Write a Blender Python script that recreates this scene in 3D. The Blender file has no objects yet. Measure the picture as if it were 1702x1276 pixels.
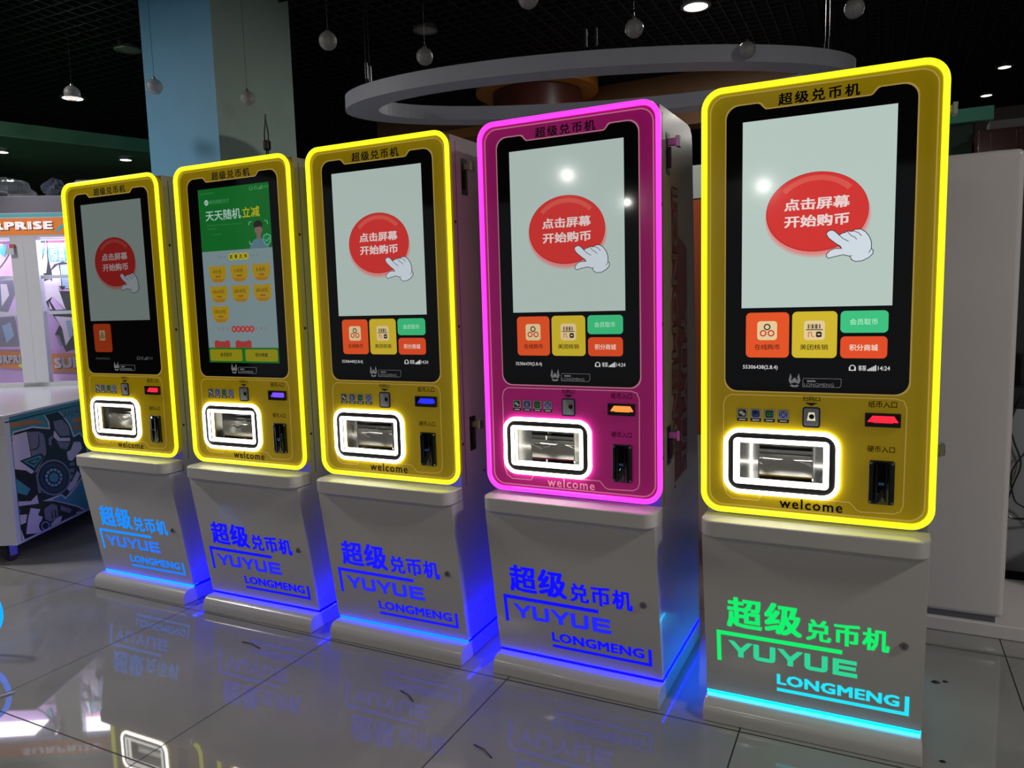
import bpy, bmesh, math, random
from mathutils import Matrix, Vector
PI = math.pi
random.seed(7)
S = bpy.context.scene
COL = S.collection

# ------------------------------------------------------------------ camera, world, lights, exposure
def basis(yaw, pitch, roll):
    cy, sy, cp, sp = math.cos(yaw), math.sin(yaw), math.cos(pitch), math.sin(pitch)
    f = Vector((-sy * cp, cy * cp, sp)); r = Vector((cy, sy, 0)); u = r.cross(f)
    c, s = math.cos(roll), math.sin(roll)
    return c * r + s * u, -s * r + c * u, f
R_, U_, F_ = basis(0.4589, -0.1110, -0.0273)
cam = bpy.data.cameras.new('camera'); cam.sensor_width = 36.0; cam.lens = 1236.2 / 1702 * 36
camo = bpy.data.objects.new('camera', cam); COL.objects.link(camo)
M = Matrix((R_, U_, -F_)).transposed().to_4x4(); M.translation = (0.1645, -2.2793, 1.3355)
camo.matrix_world = M; cam.clip_start = 0.05; cam.clip_end = 100
S.camera = camo
w = bpy.data.worlds.new('world'); S.world = w; w.use_nodes = True
w.node_tree.nodes['Background'].inputs[0].default_value = (0.86, 0.9, 0.96, 1)
w.node_tree.nodes['Background'].inputs[1].default_value = 0.13
S.view_settings.view_transform = 'Standard'; S.view_settings.look = 'None'
S.view_settings.exposure = 0.0; S.view_settings.gamma = 1.0; S.view_settings.use_curve_mapping = False
CEIL = 3.6
# the hall's ceiling lamps, with unseen fill lamps added among them: (x, y, watts, disc radius) - each has its downlight fitting built further below
LAMPS = [(-5.13, -10.2, 34, .045), (-2.0, -13.9, 55, .045), (-5.5, -14.5, 34, .04), (1.6, -7.0, 22, .045), (-0.9, -4.6, 8, .32), (-3.8, -4.3, 9, .32), (3.4, -1.0, 72, .32),  # wide discs soften shadows; the last lamp is added for the white cabinet
         (-5.6, -1.0, 70, .3), (-1.155, 3.755, 30, .085), (-7.373, 2.904, 16, .09), (-6.06, 6.262, 16, .07), (1.242, 6.943, 10, .05), (1.218, 8.148, 10, .05)]  # first lamp is unseen, added to light the counter and the pillar
def lamp(x, y, z, watts, r, col=(1, .96, .90)):
    l = bpy.data.lights.new('ceiling_lamp', 'AREA'); l.shape = 'DISK'; l.size = 2 * r; l.energy = watts; l.color = col
    o = bpy.data.objects.new('ceiling_lamp', l); o.location = (x, y, z); COL.objects.link(o); return o
for x, y, e, r in LAMPS: lamp(x, y, CEIL - .075, e, r)
lamp(-5.31, 1.89, 2.535, 3, .04); lamp(-5.77, 1.20, 2.535, 3, .04)     # the two small lamps in the green canopy

# ------------------------------------------------------------------ materials
MATS = {}
def lin(c):
    return tuple(((v / 255 + .055) / 1.055) ** 2.4 if v > 10 else v / 255 / 12.92 for v in c)
def mat(name, base=None, rough=.5, metal=0., emit=None, strength=1., coat=0., spec=.5, alpha=1., trans=0., bump=None, vary=None):
    if name in MATS: return MATS[name]
    m = bpy.data.materials.new(name); m.use_nodes = True; nt = m.node_tree
    b = nt.nodes['Principled BSDF']; I = b.inputs
    c = tuple(base or (0, 0, 0)) + (1,)
    I['Base Color'].default_value = c; I['Roughness'].default_value = rough; I['Metallic'].default_value = metal
    I['Coat Weight'].default_value = coat; I['Coat Roughness'].default_value = .06
    I['Specular IOR Level'].default_value = spec; I['Alpha'].default_value = alpha; I['Transmission Weight'].default_value = trans
    if emit: I['Emission Color'].default_value = tuple(emit) + (1,); I['Emission Strength'].default_value = strength
    if vary or bump:
        tc = nt.nodes.new('ShaderNodeTexCoord'); n = nt.nodes.new('ShaderNodeTexNoise')
        n.inputs['Scale'].default_value = (vary or bump)[0]; n.inputs['Detail'].default_value = 5
        nt.links.new(tc.outputs['Object'], n.inputs['Vector'])
        if vary:
            x = nt.nodes.new('ShaderNodeMix'); x.data_type = 'RGBA'
            x.inputs['A'].default_value = c; x.inputs['B'].default_value = tuple(v * vary[1] for v in c[:3]) + (1,)
            nt.links.new(n.outputs['Fac'], x.inputs['Factor']); nt.links.new(x.outputs['Result'], I['Base Color'])
        if bump:
            k = nt.nodes.new('ShaderNodeBump'); k.inputs['Strength'].default_value = bump[1]; k.inputs['Distance'].default_value = .01
            nt.links.new(n.outputs['Fac'], k.inputs['Height']); nt.links.new(k.outputs['Normal'], I['Normal'])
    MATS[name] = m; return m
def glow(name, rgb, strength=1., rough=.08, spec=.5):
    return mat(name, (0, 0, 0), rough, emit=lin(rgb), strength=strength, spec=spec)
WHITE = mat('white_gloss_plastic', (.62, .60, .58), .22, coat=.35, vary=(3, .93))
BLACK = mat('black_plastic', (.012, .012, .013), .28)
BLACKGLASS = mat('black_glass', (.004, .004, .005), .05, spec=.6)
CHROME = mat('mirror_steel', (.86, .86, .83), .14, 1.)
STEEL = mat('dull_steel', (.35, .35, .36), .32, 1.)
INK = mat('dark_ink', (.012, .006, .008), .5)
DARKMETAL = mat('gunmetal', (.05, .05, .055), .3, .8)

# ------------------------------------------------------------------ mesh builder
def front(u, v, d): return (u, -d, v)               # seen from -y: u right, v up, d towards the viewer
class MB:
    def __init__(s): s.v = []; s.f = []; s.mi = []; s.ms = []; s.sm = []
    def m(s, mt):
        if mt not in s.ms: s.ms.append(mt)
        return s.ms.index(mt)
    def add(s, vs, fs, mt, smooth=False):
        b = len(s.v); s.v += [tuple(v) for v in vs]; k = s.m(mt)
        for f in fs: s.f.append([b + i for i in f]); s.mi.append(k); s.sm.append(smooth)
        return s
    def box(s, x0, x1, y0, y1, z0, z1, mt):
        vs = [(x, y, z) for x in (x0, x1) for y in (y0, y1) for z in (z0, z1)]
        return s.add(vs, [(0, 1, 3, 2), (4, 6, 7, 5), (0, 4, 5, 1), (2, 3, 7, 6), (0, 2, 6, 4), (1, 5, 7, 3)], mt)
    def poly(s, pts, d0, d1, mt, mp=front, back=False):
        a = sum(p[0] * q[1] - q[0] * p[1] for p, q in zip(pts, pts[1:] + pts[:1]))
        if a < 0: pts = pts[::-1]
        n = len(pts)
        vs = [mp(u, v, d1) for u, v in pts] + [mp(u, v, d0) for u, v in pts]
        fs = [list(range(n))] + [[i, n + i, n + (i + 1) % n, (i + 1) % n] for i in range(n)]
        if back: fs.append([n + i for i in range(n - 1, -1, -1)])
        return s.add(vs, fs, mt)
    def ring(s, outer, inner, d0, d1, mt, mp=front):
        n = len(outer)
        vs = [mp(u, v, d1) for u, v in outer] + [mp(u, v, d1) for u, v in inner] + [mp(u, v, d0) for u, v in outer] + [mp(u, v, d0) for u, v in inner]
        fs = []
        for i in range(n):
            j = (i + 1) % n
            fs += [[i, j, n + j, n + i], [i, 2 * n + i, 2 * n + j, j], [n + i, n + j, 3 * n + j, 3 * n + i], [2 * n + i, 3 * n + i, 3 * n + j, 2 * n + j]]
        return s.add(vs, fs, mt)
    def tube(s, pts, r, mt, n=10, closed=False, caps=True):
        P = [Vector(p) for p in pts]; L = len(P); vs = []; fs = []; up = None
        for i in range(L):
            a = P[(i - 1) % L] if closed or i > 0 else P[i]; b = P[(i + 1) % L] if closed or i < L - 1 else P[i]
            t = (b - a).normalized()
            if up is None: up = t.orthogonal().normalized()
            up = (up - t * up.dot(t)).normalized(); w_ = t.cross(up)
            rr = r[i] if isinstance(r, (list, tuple)) else r
            vs += [P[i] + rr * (math.cos(2 * PI * k / n) * up + math.sin(2 * PI * k / n) * w_) for k in range(n)]
        for i in range(L if closed else L - 1):
            j = (i + 1) % L; sh = 0
            if closed and j == 0:                                          # match the twist where the loop closes
                sh = min(range(n), key=lambda q: (Vector(vs[i * n]) - Vector(vs[q])).length)
            fs += [[i * n + k, i * n + (k + 1) % n, j * n + (k + 1 + sh) % n, j * n + (k + sh) % n] for k in range(n)]
        if caps and not closed: fs += [list(range(n))[::-1], [(L - 1) * n + k for k in range(n)]]
        return s.add(vs, fs, mt, True)
    def lathe(s, prof, c, mt, n=24, axis='z', smooth=True):
        vs = []; fs = []; k = len(prof)
        for i in range(n):
            a = 2 * PI * i / n
            for r, h in prof:
                x, y = r * math.cos(a), r * math.sin(a)
                vs.append({'z': (c[0] + x, c[1] + y, c[2] + h), 'y': (c[0] + x, c[1] - h, c[2] + y), 'x': (c[0] + h, c[1] + x, c[2] + y)}[axis])
        for i in range(n):
            j = (i + 1) % n
            fs += [[i * k + q, j * k + q, j * k + q + 1, i * k + q + 1] for q in range(k - 1)]
        return s.add(vs, fs, mt, smooth)
    def text(s, body, x0, x1, z0, z1, mt, d=.0006, mp=front, bold=.02, spacing=1., shear=0., res=2):
        cu = bpy.data.curves.new('txt', 'FONT'); cu.body = body; cu.size = 1; cu.space_character = spacing; cu.shear = shear; cu.resolution_u = res
        o = bpy.data.objects.new('txt', cu); COL.objects.link(o)
        dg = bpy.context.evaluated_depsgraph_get()
        me = bpy.data.meshes.new_from_object(o.evaluated_get(dg))
        vs = [v.co.copy() for v in me.vertices]; fs = [list(p.vertices) for p in me.polygons]
        nz = [p.normal.z for p in me.polygons]
        bpy.data.objects.remove(o); bpy.data.curves.remove(cu); bpy.data.meshes.remove(me)
        if not vs: return s
        ax, bx = min(v.x for v in vs) - bold, max(v.x for v in vs) + bold; ay, by = min(v.y for v in vs) - bold * .7, max(v.y for v in vs) + bold * .7
        for kx, ky in ((-1, -.7), (1, .7), (-1, .7), (1, -.7)) if bold > 0 else ((0, 0),):     # heavier strokes
            q = [mp(x0 + (v.x + kx * bold - ax) / (bx - ax) * (x1 - x0), z0 + (v.y + ky * bold - ay) / (by - ay) * (z1 - z0), d) for v in vs]
            s.add(q, [f if z >= 0 else f[::-1] for f, z in zip(fs, nz)], mt)
        return s
    def build(s, name, parent=None, bevel=0., seg=3, sharp=.7, loc=None, rotz=0.):
        me = bpy.data.meshes.new(name); me.from_pydata(s.v, [], s.f)
        for mt in s.ms: me.materials.append(mt)
        for p, k, sm in zip(me.polygons, s.mi, s.sm): p.material_index = k; p.use_smooth = sm or bevel > 0
        me.update()
        if any(s.sm) and not bevel: me.set_sharp_from_angle(angle=sharp)
        o = bpy.data.objects.new(name, me); COL.objects.link(o)
        if parent: o.parent = parent
        if loc: o.location = loc
        o.rotation_euler.z = rotz
        if bevel:
            b = o.modifiers.new('bevel', 'BEVEL'); b.width = bevel; b.segments = seg; b.limit_method = 'ANGLE'; b.angle_limit = .5; b.harden_normals = True
        return o
def rrect(x0, x1, z0, z1, r, n=6):
    out = []
    for cx, cz, a0 in ((x1 - r, z1 - r, 0), (x0 + r, z1 - r, 90), (x0 + r, z0 + r, 180), (x1 - r, z0 + r, 270)):
        for i in range(n + 1):
            a = math.radians(a0 + 90 * i / n); out.append((cx + r * math.cos(a), cz + r * math.sin(a)))
    return out
def circ(cx, cz, rx, rz=None, n=32):
    rz = rz or rx
    return [(cx + rx * math.cos(2 * PI * i / n), cz + rz * math.sin(2 * PI * i / n)) for i in range(n)]
def line(pts, w_, closed=True):
    """outer and inner offset loops of a polyline, for thin printed outlines"""
    n = len(pts); o = []; i_ = []
    for k in range(n):
        a, b, c = Vector(pts[k - 1]), Vector(pts[k]), Vector(pts[(k + 1) % n])
        d1, d2 = (b - a).normalized(), (c - b).normalized(); nn = Vector((-d1.y - d2.y, d1.x + d2.x))
        nn = nn.normalized() / max(.5, math.sqrt(max(.05, (1 + d1.dot(d2)) / 2)))
        o.append(tuple(b + nn * w_ / 2)); i_.append(tuple(b - nn * w_ / 2))
    return o, i_
def stroke(mb, pts, w_, d0, d1, mt, mp=front):
    for a, b in zip(pts, pts[1:]):
        a, b = Vector(a), Vector(b); t = (b - a).normalized(); n = Vector((-t.y, t.x)) * w_ / 2; t = t * w_ * .35
        mb.poly([tuple(a - t + n), tuple(a - t - n), tuple(b + t - n), tuple(b + t + n)], d0, d1, mt, mp)
def tag(o, label=None, cat=None, group=None, kind=None):
    if label: o['label'] = label
    if cat: o['category'] = cat
    if group: o['group'] = group
    if kind: o['kind'] = kind
    return o
def thing(name, label, cat, loc=(0, 0, 0), rotz=0., group=None):
    o = bpy.data.objects.new(name, None); COL.objects.link(o); o.empty_display_size = .1
    o.location = loc; o.rotation_euler = (0, 0, rotz); return tag(o, label, cat, group)
def struct(o): o['kind'] = 'structure'; return o

# ------------------------------------------------------------------ the hall
def floor_mat():
    m = bpy.data.materials.new('polished_grey_tiles'); m.use_nodes = True; nt = m.node_tree; N = nt.nodes; L = nt.links
    b = N['Principled BSDF']; tc = N.new('ShaderNodeTexCoord'); sep = N.new('ShaderNodeSeparateXYZ'); L.new(tc.outputs['Object'], sep.inputs[0])
    def mth(op, a, b_=None):
        n = N.new('ShaderNodeMath'); n.operation = op
        for k, x in enumerate((a, b_)):
            if x is None: continue
            if isinstance(x, (int, float)): n.inputs[k].default_value = x
            else: L.new(x, n.inputs[k])
        return n.outputs[0]
    def joint(sock, off, pitch, wd):
        f = mth('FRACT', mth('DIVIDE', mth('SUBTRACT', sock, off), pitch))
        return mth('LESS_THAN', mth('MULTIPLY', mth('SUBTRACT', .5, mth('ABSOLUTE', mth('SUBTRACT', f, .5))), pitch), wd)
    j = mth('MAXIMUM', joint(sep.outputs['X'], -.19, .8, .0022), joint(sep.outputs['Y'], -.050, .868, .0028))
    n1 = N.new('ShaderNodeTexNoise'); n1.inputs['Scale'].default_value = 2.2; n1.inputs['Detail'].default_value = 6; L.new(tc.outputs['Object'], n1.inputs['Vector'])
    r = N.new('ShaderNodeValToRGB'); r.color_ramp.elements[0].position = .35; r.color_ramp.elements[1].position = .7
    r.color_ramp.elements[0].color = (.29, .288, .28, 1); r.color_ramp.elements[1].color = (.35, .347, .338, 1); L.new(n1.outputs['Fac'], r.inputs['Fac'])
    x = N.new('ShaderNodeMix'); x.data_type = 'RGBA'; L.new(j, x.inputs['Factor']); L.new(r.outputs['Color'], x.inputs['A']); x.inputs['B'].default_value = (.012, .012, .012, 1)
    L.new(x.outputs['Result'], b.inputs['Base Color'])
    L.new(mth('ADD', mth('MULTIPLY', n1.outputs['Fac'], .02), mth('ADD', mth('MULTIPLY', j, .5), .02)), b.inputs['Roughness'])
    b.inputs['Specular IOR Level'].default_value = .62
    return m
X0, X1, Y0, Y1 = -11.0, 5.0, -9.0, 11.0
f = MB(); f.box(X0, X1, Y0, Y1, -.1, 0, floor_mat()); struct(f.build('floor'))
HALL = mat('dark_brown_wall', (.05, .042, .04), .6, vary=(2, .8))
for nm, a in (('wall_left', (X0 - .1, X0, Y0, Y1)), ('wall_right', (X1, X1 + .1, Y0, Y1)), ('wall_back', (X0, X1, Y1, Y1 + .1))):
    b = MB(); b.box(*a, 0, CEIL + .5, HALL); struct(b.build(nm))
CB = mat('black_ceiling_paint', (.006, .006, .007), .7); CG = mat('black_grille', (.018, .019, .021), .42)
b = MB(); b.box(X0, X1, -16, Y1, CEIL + .4, CEIL + .5, CB)
gx = X0
while gx < X1: b.box(gx - .005, gx + .005, -6, Y1, CEIL - .045, CEIL, CG); gx += .11
gy = -6
while gy < Y1: b.box(X0, X1, gy - .005, gy + .005, CEIL - .045, CEIL, CG); gy += .11
struct(b.build('ceiling'))
# pillar, painted blue on the front and grey green on the side
b = MB(); px, py = -3.8415, 1.4892
BLUE = mat('blue_wall_paint', (.155, .43, .66), .55, vary=(6, .88)); GREY = mat('grey_green_wall_paint', (.60, .84, .73), .55, vary=(5, .85))
b.box(px - .68, px, py, py + .75, 0, CEIL + .4, BLUE); b.mi[1] = b.m(GREY)
struct(b.build('wall_pillar'))

# ------------------------------------------------------------------ the coin exchange kiosks
HANDP = [(.028, 1.497), (.032, 1.504), (.042, 1.507), (.05, 1.503), (.061, 1.492), (.069, 1.497), (.076, 1.498), (.081, 1.502), (.093, 1.5), (.101, 1.505), (.115, 1.505), (.127, 1.497), (.137, 1.483), (.142, 1.468), (.142, 1.451), (.147, 1.446), (.146, 1.437), (.136, 1.427), (.12, 1.419), (.104, 1.418), (.094, 1.423), (.089, 1.433), (.072, 1.438), (.051, 1.434), (.035, 1.43), (.029, 1.435), (.03, 1.442), (.039, 1.452), (.051, 1.456), (.068, 1.455), (.059, 1.465), (.044, 1.477), (.034, 1.486)]
HANDL = [[(.061, 1.492), (.071, 1.482), (.085, 1.474)], [(.081, 1.501), (.091, 1.489), (.101, 1.484), (.105, 1.478)], [(.097, 1.501), (.109, 1.496), (.117, 1.487)], [(.142, 1.451), (.136, 1.44)], [(.068, 1.455), (.065, 1.461), (.059, 1.466)], [(.089, 1.433), (.094, 1.435)]]
def door_map(u, v, d): return (u, .0285 - (v - .079) * .1578 - .988 * d, v - .156 * d)
def side_map(x): return lambda u, v, d: (x + d, u, v)
def status_bar(mb, E, x, z, gl):
    """headset sign, two characters, signal bars and the clock"""
    mb.ring(circ(x + .009, z, .0085, n=20)[:], circ(x + .009, z, .0062, n=20), .001, .0024, gl)
    mb.poly(rrect(x, x + .004, z - .008, z + .002, .001, 2), .001, .0025, gl); mb.poly(rrect(x + .014, x + .018, z - .008, z + .002, .001, 2), .001, .0025, gl)
    mb.text('客服', x + .024, x + .044, z - .0075, z + .0075, gl, .0025, bold=.01)
    for i in range(5): mb.poly([(x + .047 + i * .0046, z - .008), (x + .0506 + i * .0046, z - .008), (x + .0506 + i * .0046, z - .003 + i * .0027), (x + .047 + i * .0046, z - .003 + i * .0027)], .001, .0025, gl)
    mb.text('14:24', x + .073, x + .103, z - .006, z + .006, gl, .0025, bold=.01)
def start_screen(mb, k, full, s, code):
    g = lambda n, rgb, q=1.: glow(n + '_%d' % k, rgb, s * q)
    wh = g('screen_white', (180, 197, 190)); rd = g('screen_red', (206, 52, 48)); tx = g('screen_text', (226, 208, 204))
    mb.poly([(-.199, 1.296), (.197, 1.296), (.197, 1.826), (-.199, 1.826)], .001, .0016, wh)
    for i in range(5): mb.poly(circ(.002, 1.553 - .008 + i * .0012, .139 - i * .0018, .113 - i * .0016, 48), .001, .0017 + i * .00005, g('screen_pink%d' % i, (186 + 8 * i, 188 - 14 * i, 182 - 14 * i)))
    mb.poly(circ(.0005, 1.56, .1335, .1095, 56), .001, .0020, g('screen_rim', (180, 38, 40)))
    mb.poly(circ(.0008, 1.5605, .1315, .107, 56), .001, .0021, rd)
    hi = [(.001 + .118 * math.cos(a), 1.560 + .1 * math.sin(a)) for a in [math.radians(40 + 5 * i) for i in range(21)]] + [(.001 + .104 * math.cos(a), 1.556 + .09 * math.sin(a)) for a in [math.radians(140 - 5 * i) for i in range(21)]]
    mb.poly(hi, .001, .0022, g('screen_sheen', (214, 84, 74)))
    mb.text('点击屏幕', -.084, .086, 1.567, 1.600, tx, .0023, bold=.03); mb.text('开始购币', -.083, .086, 1.520, 1.553, tx, .0023, bold=.03)
    mb.poly(HANDP, .001, .0026, g('hand_glove', (206, 216, 224)))
    ik = g('hand_line', (44, 48, 52)); o, i_ = line(HANDP, .002); mb.ring(o, i_, .001, .0028, ik)
    for l in HANDL: stroke(mb, l, .0017, .001, .0028, ik)
    og = g('button_orange', (226, 82, 36)); yl = g('button_yellow', (206, 180, 44)); gr = g('button_green', (62, 192, 126)); ro = g('button_red', (224, 76, 36)); cr = g('icon_cream', (226, 200, 150)); ic = g('icon_dark', (40, 30, 28))
    mb.poly(rrect(-.186, -.066, 1.151, 1.282, .013), .001, .0017, og)
    if not full:
        mb.poly(rrect(-.146, -.108, 1.205, 1.252, .006), .001, .0020, cr)
        for cx, cz in ((-.127, 1.236), (-.135, 1.222), (-.119, 1.222)): mb.ring(circ(cx, cz, .007, n=16), circ(cx, cz, .0042, n=16), .001, .0022, ic)
        mb.text(code, -.186, -.09, 1.114, 1.126, g('status_text', (120, 120, 118)), .0024, bold=.008); status_bar(mb, None, .093, 1.125, g('status_text', (120, 120, 118)))
        return
    mb.poly(rrect(-.154, -.099, 1.202, 1.257, .009), .001, .0020, cr)
    for cx, cz in ((-.1265, 1.240), (-.1375, 1.222), (-.1155, 1.222)): mb.ring(circ(cx, cz, .0095, n=18), circ(cx, cz, .006, n=18), .001, .0022, ic if cz > 1.23 else g('icon_red', (190, 40, 30)))
    mb.text('在线购币', -.161, -.091, 1.174, 1.190, ic, .0022, bold=.01)
    mb.poly(rrect(-.058, .061, 1.151, 1.283, .013), .001, .0017, yl)
    mb.poly(rrect(-.026, .029, 1.202, 1.257, .009), .001, .0020, cr)
    for i, wd in enumerate((.003, .0015, .0035, .002, .004, .0015, .003)): mb.poly([(-.016 + i * .005, 1.234), (-.016 + i * .005 + wd, 1.234), (-.016 + i * .005 + wd, 1.247), (-.016 + i * .005, 1.247)], .001, .0022, ic)
    mb.poly([(-.021, 1.230), (.024, 1.230), (.024, 1.2325), (-.021, 1.2325)], .001, .0022, ic)
    mb.poly(rrect(.006, .021, 1.210, 1.226, .004, 3), .001, .0022, ic); mb.poly(rrect(.010, .017, 1.216, 1.220, .001, 2), .001, .0023, cr)
    stroke(mb, [(-.014, 1.211), (-.014, 1.224), (-.006, 1.224), (-.006, 1.214), (0, 1.211)], .0018, .001, .0022, g('icon_red', (190, 40, 30)))
    mb.text('美团核销', -.036, .038, 1.174, 1.190, ic, .0022, bold=.01)
    mb.poly(rrect(.069, .189, 1.222, 1.283, .012), .001, .0017, gr); mb.text('会员取币', .093, .163, 1.244, 1.261, g('button_text', (180, 232, 196)), .0020, bold=.006)
    mb.poly(rrect(.070, .188, 1.151, 1.212, .012), .001, .0017, ro); mb.text('积分商城', .093, .165, 1.172, 1.190, g('button_text2', (236, 206, 190)), .0020, bold=.02)
    st = g('status_text', (205, 205, 205))
    mb.text(code, -.194, -.096, 1.114, 1.1285, st, .0024, bold=.008); status_bar(mb, None, .093, 1.124, st)
def promo_screen(mb, k):
    g = lambda n, rgb, q=1.: glow(n + '_%d' % k, rgb, q * .72)
    mb.poly([(-.186, 1.111), (.2, 1.111), (.2, 1.574), (-.186, 1.574)], .001, .0016, g('promo_white', (128, 148, 152)))
    mb.poly([(-.186, 1.574), (.2, 1.574), (.2, 1.828), (-.186, 1.828)], .001, .0017, g('promo_green', (22, 108, 42)))
    tw = g('promo_text', (176, 206, 196)); ty = g('promo_yellow', (196, 186, 26)); pale = g('promo_pale', (74, 150, 92))
    mb.text('天天随机', -.150, .045, 1.698, 1.740, tw, .0022, bold=.012); mb.text('立减', .052, .146, 1.698, 1.740, ty, .0022, bold=.012)
    mb.poly(circ(-.141, 1.773, .0115, n=20), .001, .0022, tw); stroke(mb, [(-.147, 1.773), (-.142, 1.769), (-.134, 1.778)], .0022, .001, .0024, g('promo_green', (22, 108, 42)))
    mb.text('微信刷脸支付', -.124, -.014, 1.765, 1.782, pale, .0020, bold=.006)
    mb.poly([(-.147, 1.678), (.048, 1.676), (.048, 1.680), (-.147, 1.683)], .001, .0020, g('promo_dim', (40, 122, 60))); mb.poly([(-.147, 1.663), (-.093, 1.662), (-.093, 1.667), (-.147, 1.668)], .001, .0020, g('promo_dim', (40, 122, 60))); mb.poly([(-.127, 1.64), (-.064, 1.64), (-.064, 1.644), (-.127, 1.644)], .001, .0020, g('promo_dim', (40, 122, 60)))
    mb.poly([(-.18, 1.807), (-.095, 1.807), (-.095, 1.813), (-.18, 1.813)], .001, .0020, g('promo_dim', (40, 122, 60)))
    status_bar(mb, None, .098, 1.811, pale)
    mb.poly([(.082, 1.5745), (.088, 1.592), (.104, 1.607), (.122, 1.613), (.146, 1.613), (.166, 1.605), (.178, 1.592), (.184, 1.5745)], .001, .0020, g('promo_shirt', (92, 124, 140)))
    mb.poly([(.123, 1.612), (.123, 1.628), (.114, 1.64), (.112, 1.66), (.154, 1.66), (.153, 1.64), (.144, 1.628), (.144, 1.612), (.134, 1.604)], .001, .0022, g('promo_face', (128, 104, 96)))
    mb.poly([(.111, 1.652), (.109, 1.668), (.116, 1.679), (.132, 1.684), (.148, 1.68), (.156, 1.668), (.155, 1.65), (.148, 1.659), (.13, 1.657), (.117, 1.657)], .001, .0024, g('promo_hair', (42, 38, 36)))
    br = g('promo_bracket', (120, 196, 140))
    for l in ([(.085, 1.668), (.086, 1.678), (.098, 1.681)], [(.170, 1.681), (.182, 1.677), (.184, 1.666)], [(.083, 1.604), (.084, 1.593), (.096, 1.591)]): stroke(mb, l, .0028, .001, .0024, br)
    sh = [(.159, 1.621), (.176, 1.628), (.194, 1.62), (.193, 1.6), (.186, 1.589), (.176, 1.583), (.166, 1.589), (.159, 1.6)]
    mb.poly(sh, .001, .0025, g('promo_shield', (24, 128, 84))); o, i_ = line(sh, .003); mb.ring(o, i_, .001, .0027, br); stroke(mb, [(.168, 1.605), (.175, 1.599), (.187, 1.611)], .003, .001, .0028, br)
    for i, c in enumerate('套餐选择'):
        x = -.029 + i * .0265; mb.poly(circ(x + .006, 1.547, .0145, n=18), .001, .0020, ty); mb.text(c, x - .003, x + .015, 1.538, 1.556, g('promo_dark', (44, 40, 26)), .0022, bold=.02)
    dt = g('promo_dot', (104, 118, 118))
    for x in (-.09, -.075, -.06, .085, .1, .118): mb.poly(circ(x, 1.548, .003, n=8), .001, .0020, dt)
    gold = g('promo_gold', (170, 140, 30)); gold2 = g('promo_gold_low', (168, 118, 38)); br_ = g('promo_brown', (70, 46, 12))
    for i, t in enumerate(('0.01元', '1.0元', '5.0元', '10.0元', '20.0元', '30.0元', '100.0元')):
        x = -.152 + (i % 3) * .1195; z = 1.516 - (i // 3) * .083
        sp = [(x, z), (x + .02, z - .004), (x + .072, z - .004), (x + .092, z), (x + .096, z - .03), (x + .09, z - .055), (x + .07, z - .071), (x + .026, z - .071), (x + .006, z - .055), (x, z - .03)]
        mb.poly(sp, .001, .0019, gold); mb.poly([(x + .009, z - .056), (x + .087, z - .056), (x + .07, z - .07), (x + .026, z - .07)], .001, .0020, gold2)
        mb.text(t, x + (.022 if i < 3 else .014), x + (.07 if i < 3 else .078), z - .034, z - .018, br_, .0022, bold=.004)
        mb.poly([(x + .035, z - .05), (x + .062, z - .05), (x + .062, z - .043), (x + .035, z - .043)], .001, .0021, g('promo_ochre', (140, 98, 30)))
    red = g('promo_red', (168, 62, 60))
    for i in range(5): mb.poly(circ(-.034 + i * .0245, 1.251, .0135, n=18), .001, .0020, red); mb.poly(rrect(-.040 + i * .0245, -.028 + i * .0245, 1.244, 1.258, .003, 2), .001, .0021, g('promo_pink', (190, 116, 108)))
    for x in (-.118, -.095, -.071, .088, .115, .14): mb.poly([(x - .006, 1.258), (x + .006, 1.258), (x + .003, 1.246), (x - .003, 1.246)], .001, .0020, g('promo_faint', (136, 128, 128)))
    for x in (-.15, -.031): mb.poly([(x, 1.16), (x + .088, 1.16), (x + .088, 1.2), (x + .075, 1.206), (x + .06, 1.2), (x + .03, 1.2), (x + .015, 1.206), (x, 1.2)], .001, .0020, red)
    mb.poly([(-.186, 1.111), (.2, 1.111), (.2, 1.174), (-.186, 1.174)], .001, .0022, g('promo_green_bar', (24, 112, 40)))
    for x0, x1, t in ((-.18, .002, '会员取币'), (.02, .194, '积分商城')):
        mb.poly(rrect(x0, x1, 1.118, 1.167, .009), .001, .0024, g('promo_button', (148, 140, 22))); mb.text(t, (x0 + x1) / 2 - .032, (x0 + x1) / 2 + .034, 1.136, 1.153, g('promo_dark', (44, 40, 26)), .0026, bold=.02)

def screen_outline(g=0.):
    L, R_, B, T, r = -.245 - g, .2435 + g, 1.0515 - g, 1.8735 + g, .036
    arc = lambda cx, cz, a0, a1: [(cx + r * math.cos(math.radians(a0 + (a1 - a0) * i / 6)), cz + r * math.sin(math.radians(a0 + (a1 - a0) * i / 6))) for i in range(7)]
    return arc(L + r, B + r, 180, 270) + arc(R_ - r, B + r, 270, 360) + arc(R_ - r, T - r, 0, 90) + [(.156 - g, T), (.149 - g, T - .003), (.137 - g * .5, 1.857 + g), (.131, 1.8545 + g), (-.134, 1.8545 + g), (-.140 + g * .5, 1.857 + g), (-.152 + g, T - .003), (-.159 + g, T)] + arc(L + r, T - r, 90, 180)
LOWER = [(-.25, .76), (-.25, 1.012), (-.243, 1.03), (-.228, 1.039), (.212, 1.040), (.232, 1.034), (.240, 1.014), (.238, .742), (.232, .724), (.216, .716), (.133, .713), (.122, .717), (.103, .738), (-.134, .738), (-.14, .734), (-.148, .720), (-.222, .720), (-.24, .732)]
GROUP = 'coin exchange kiosks standing in a row'
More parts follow.
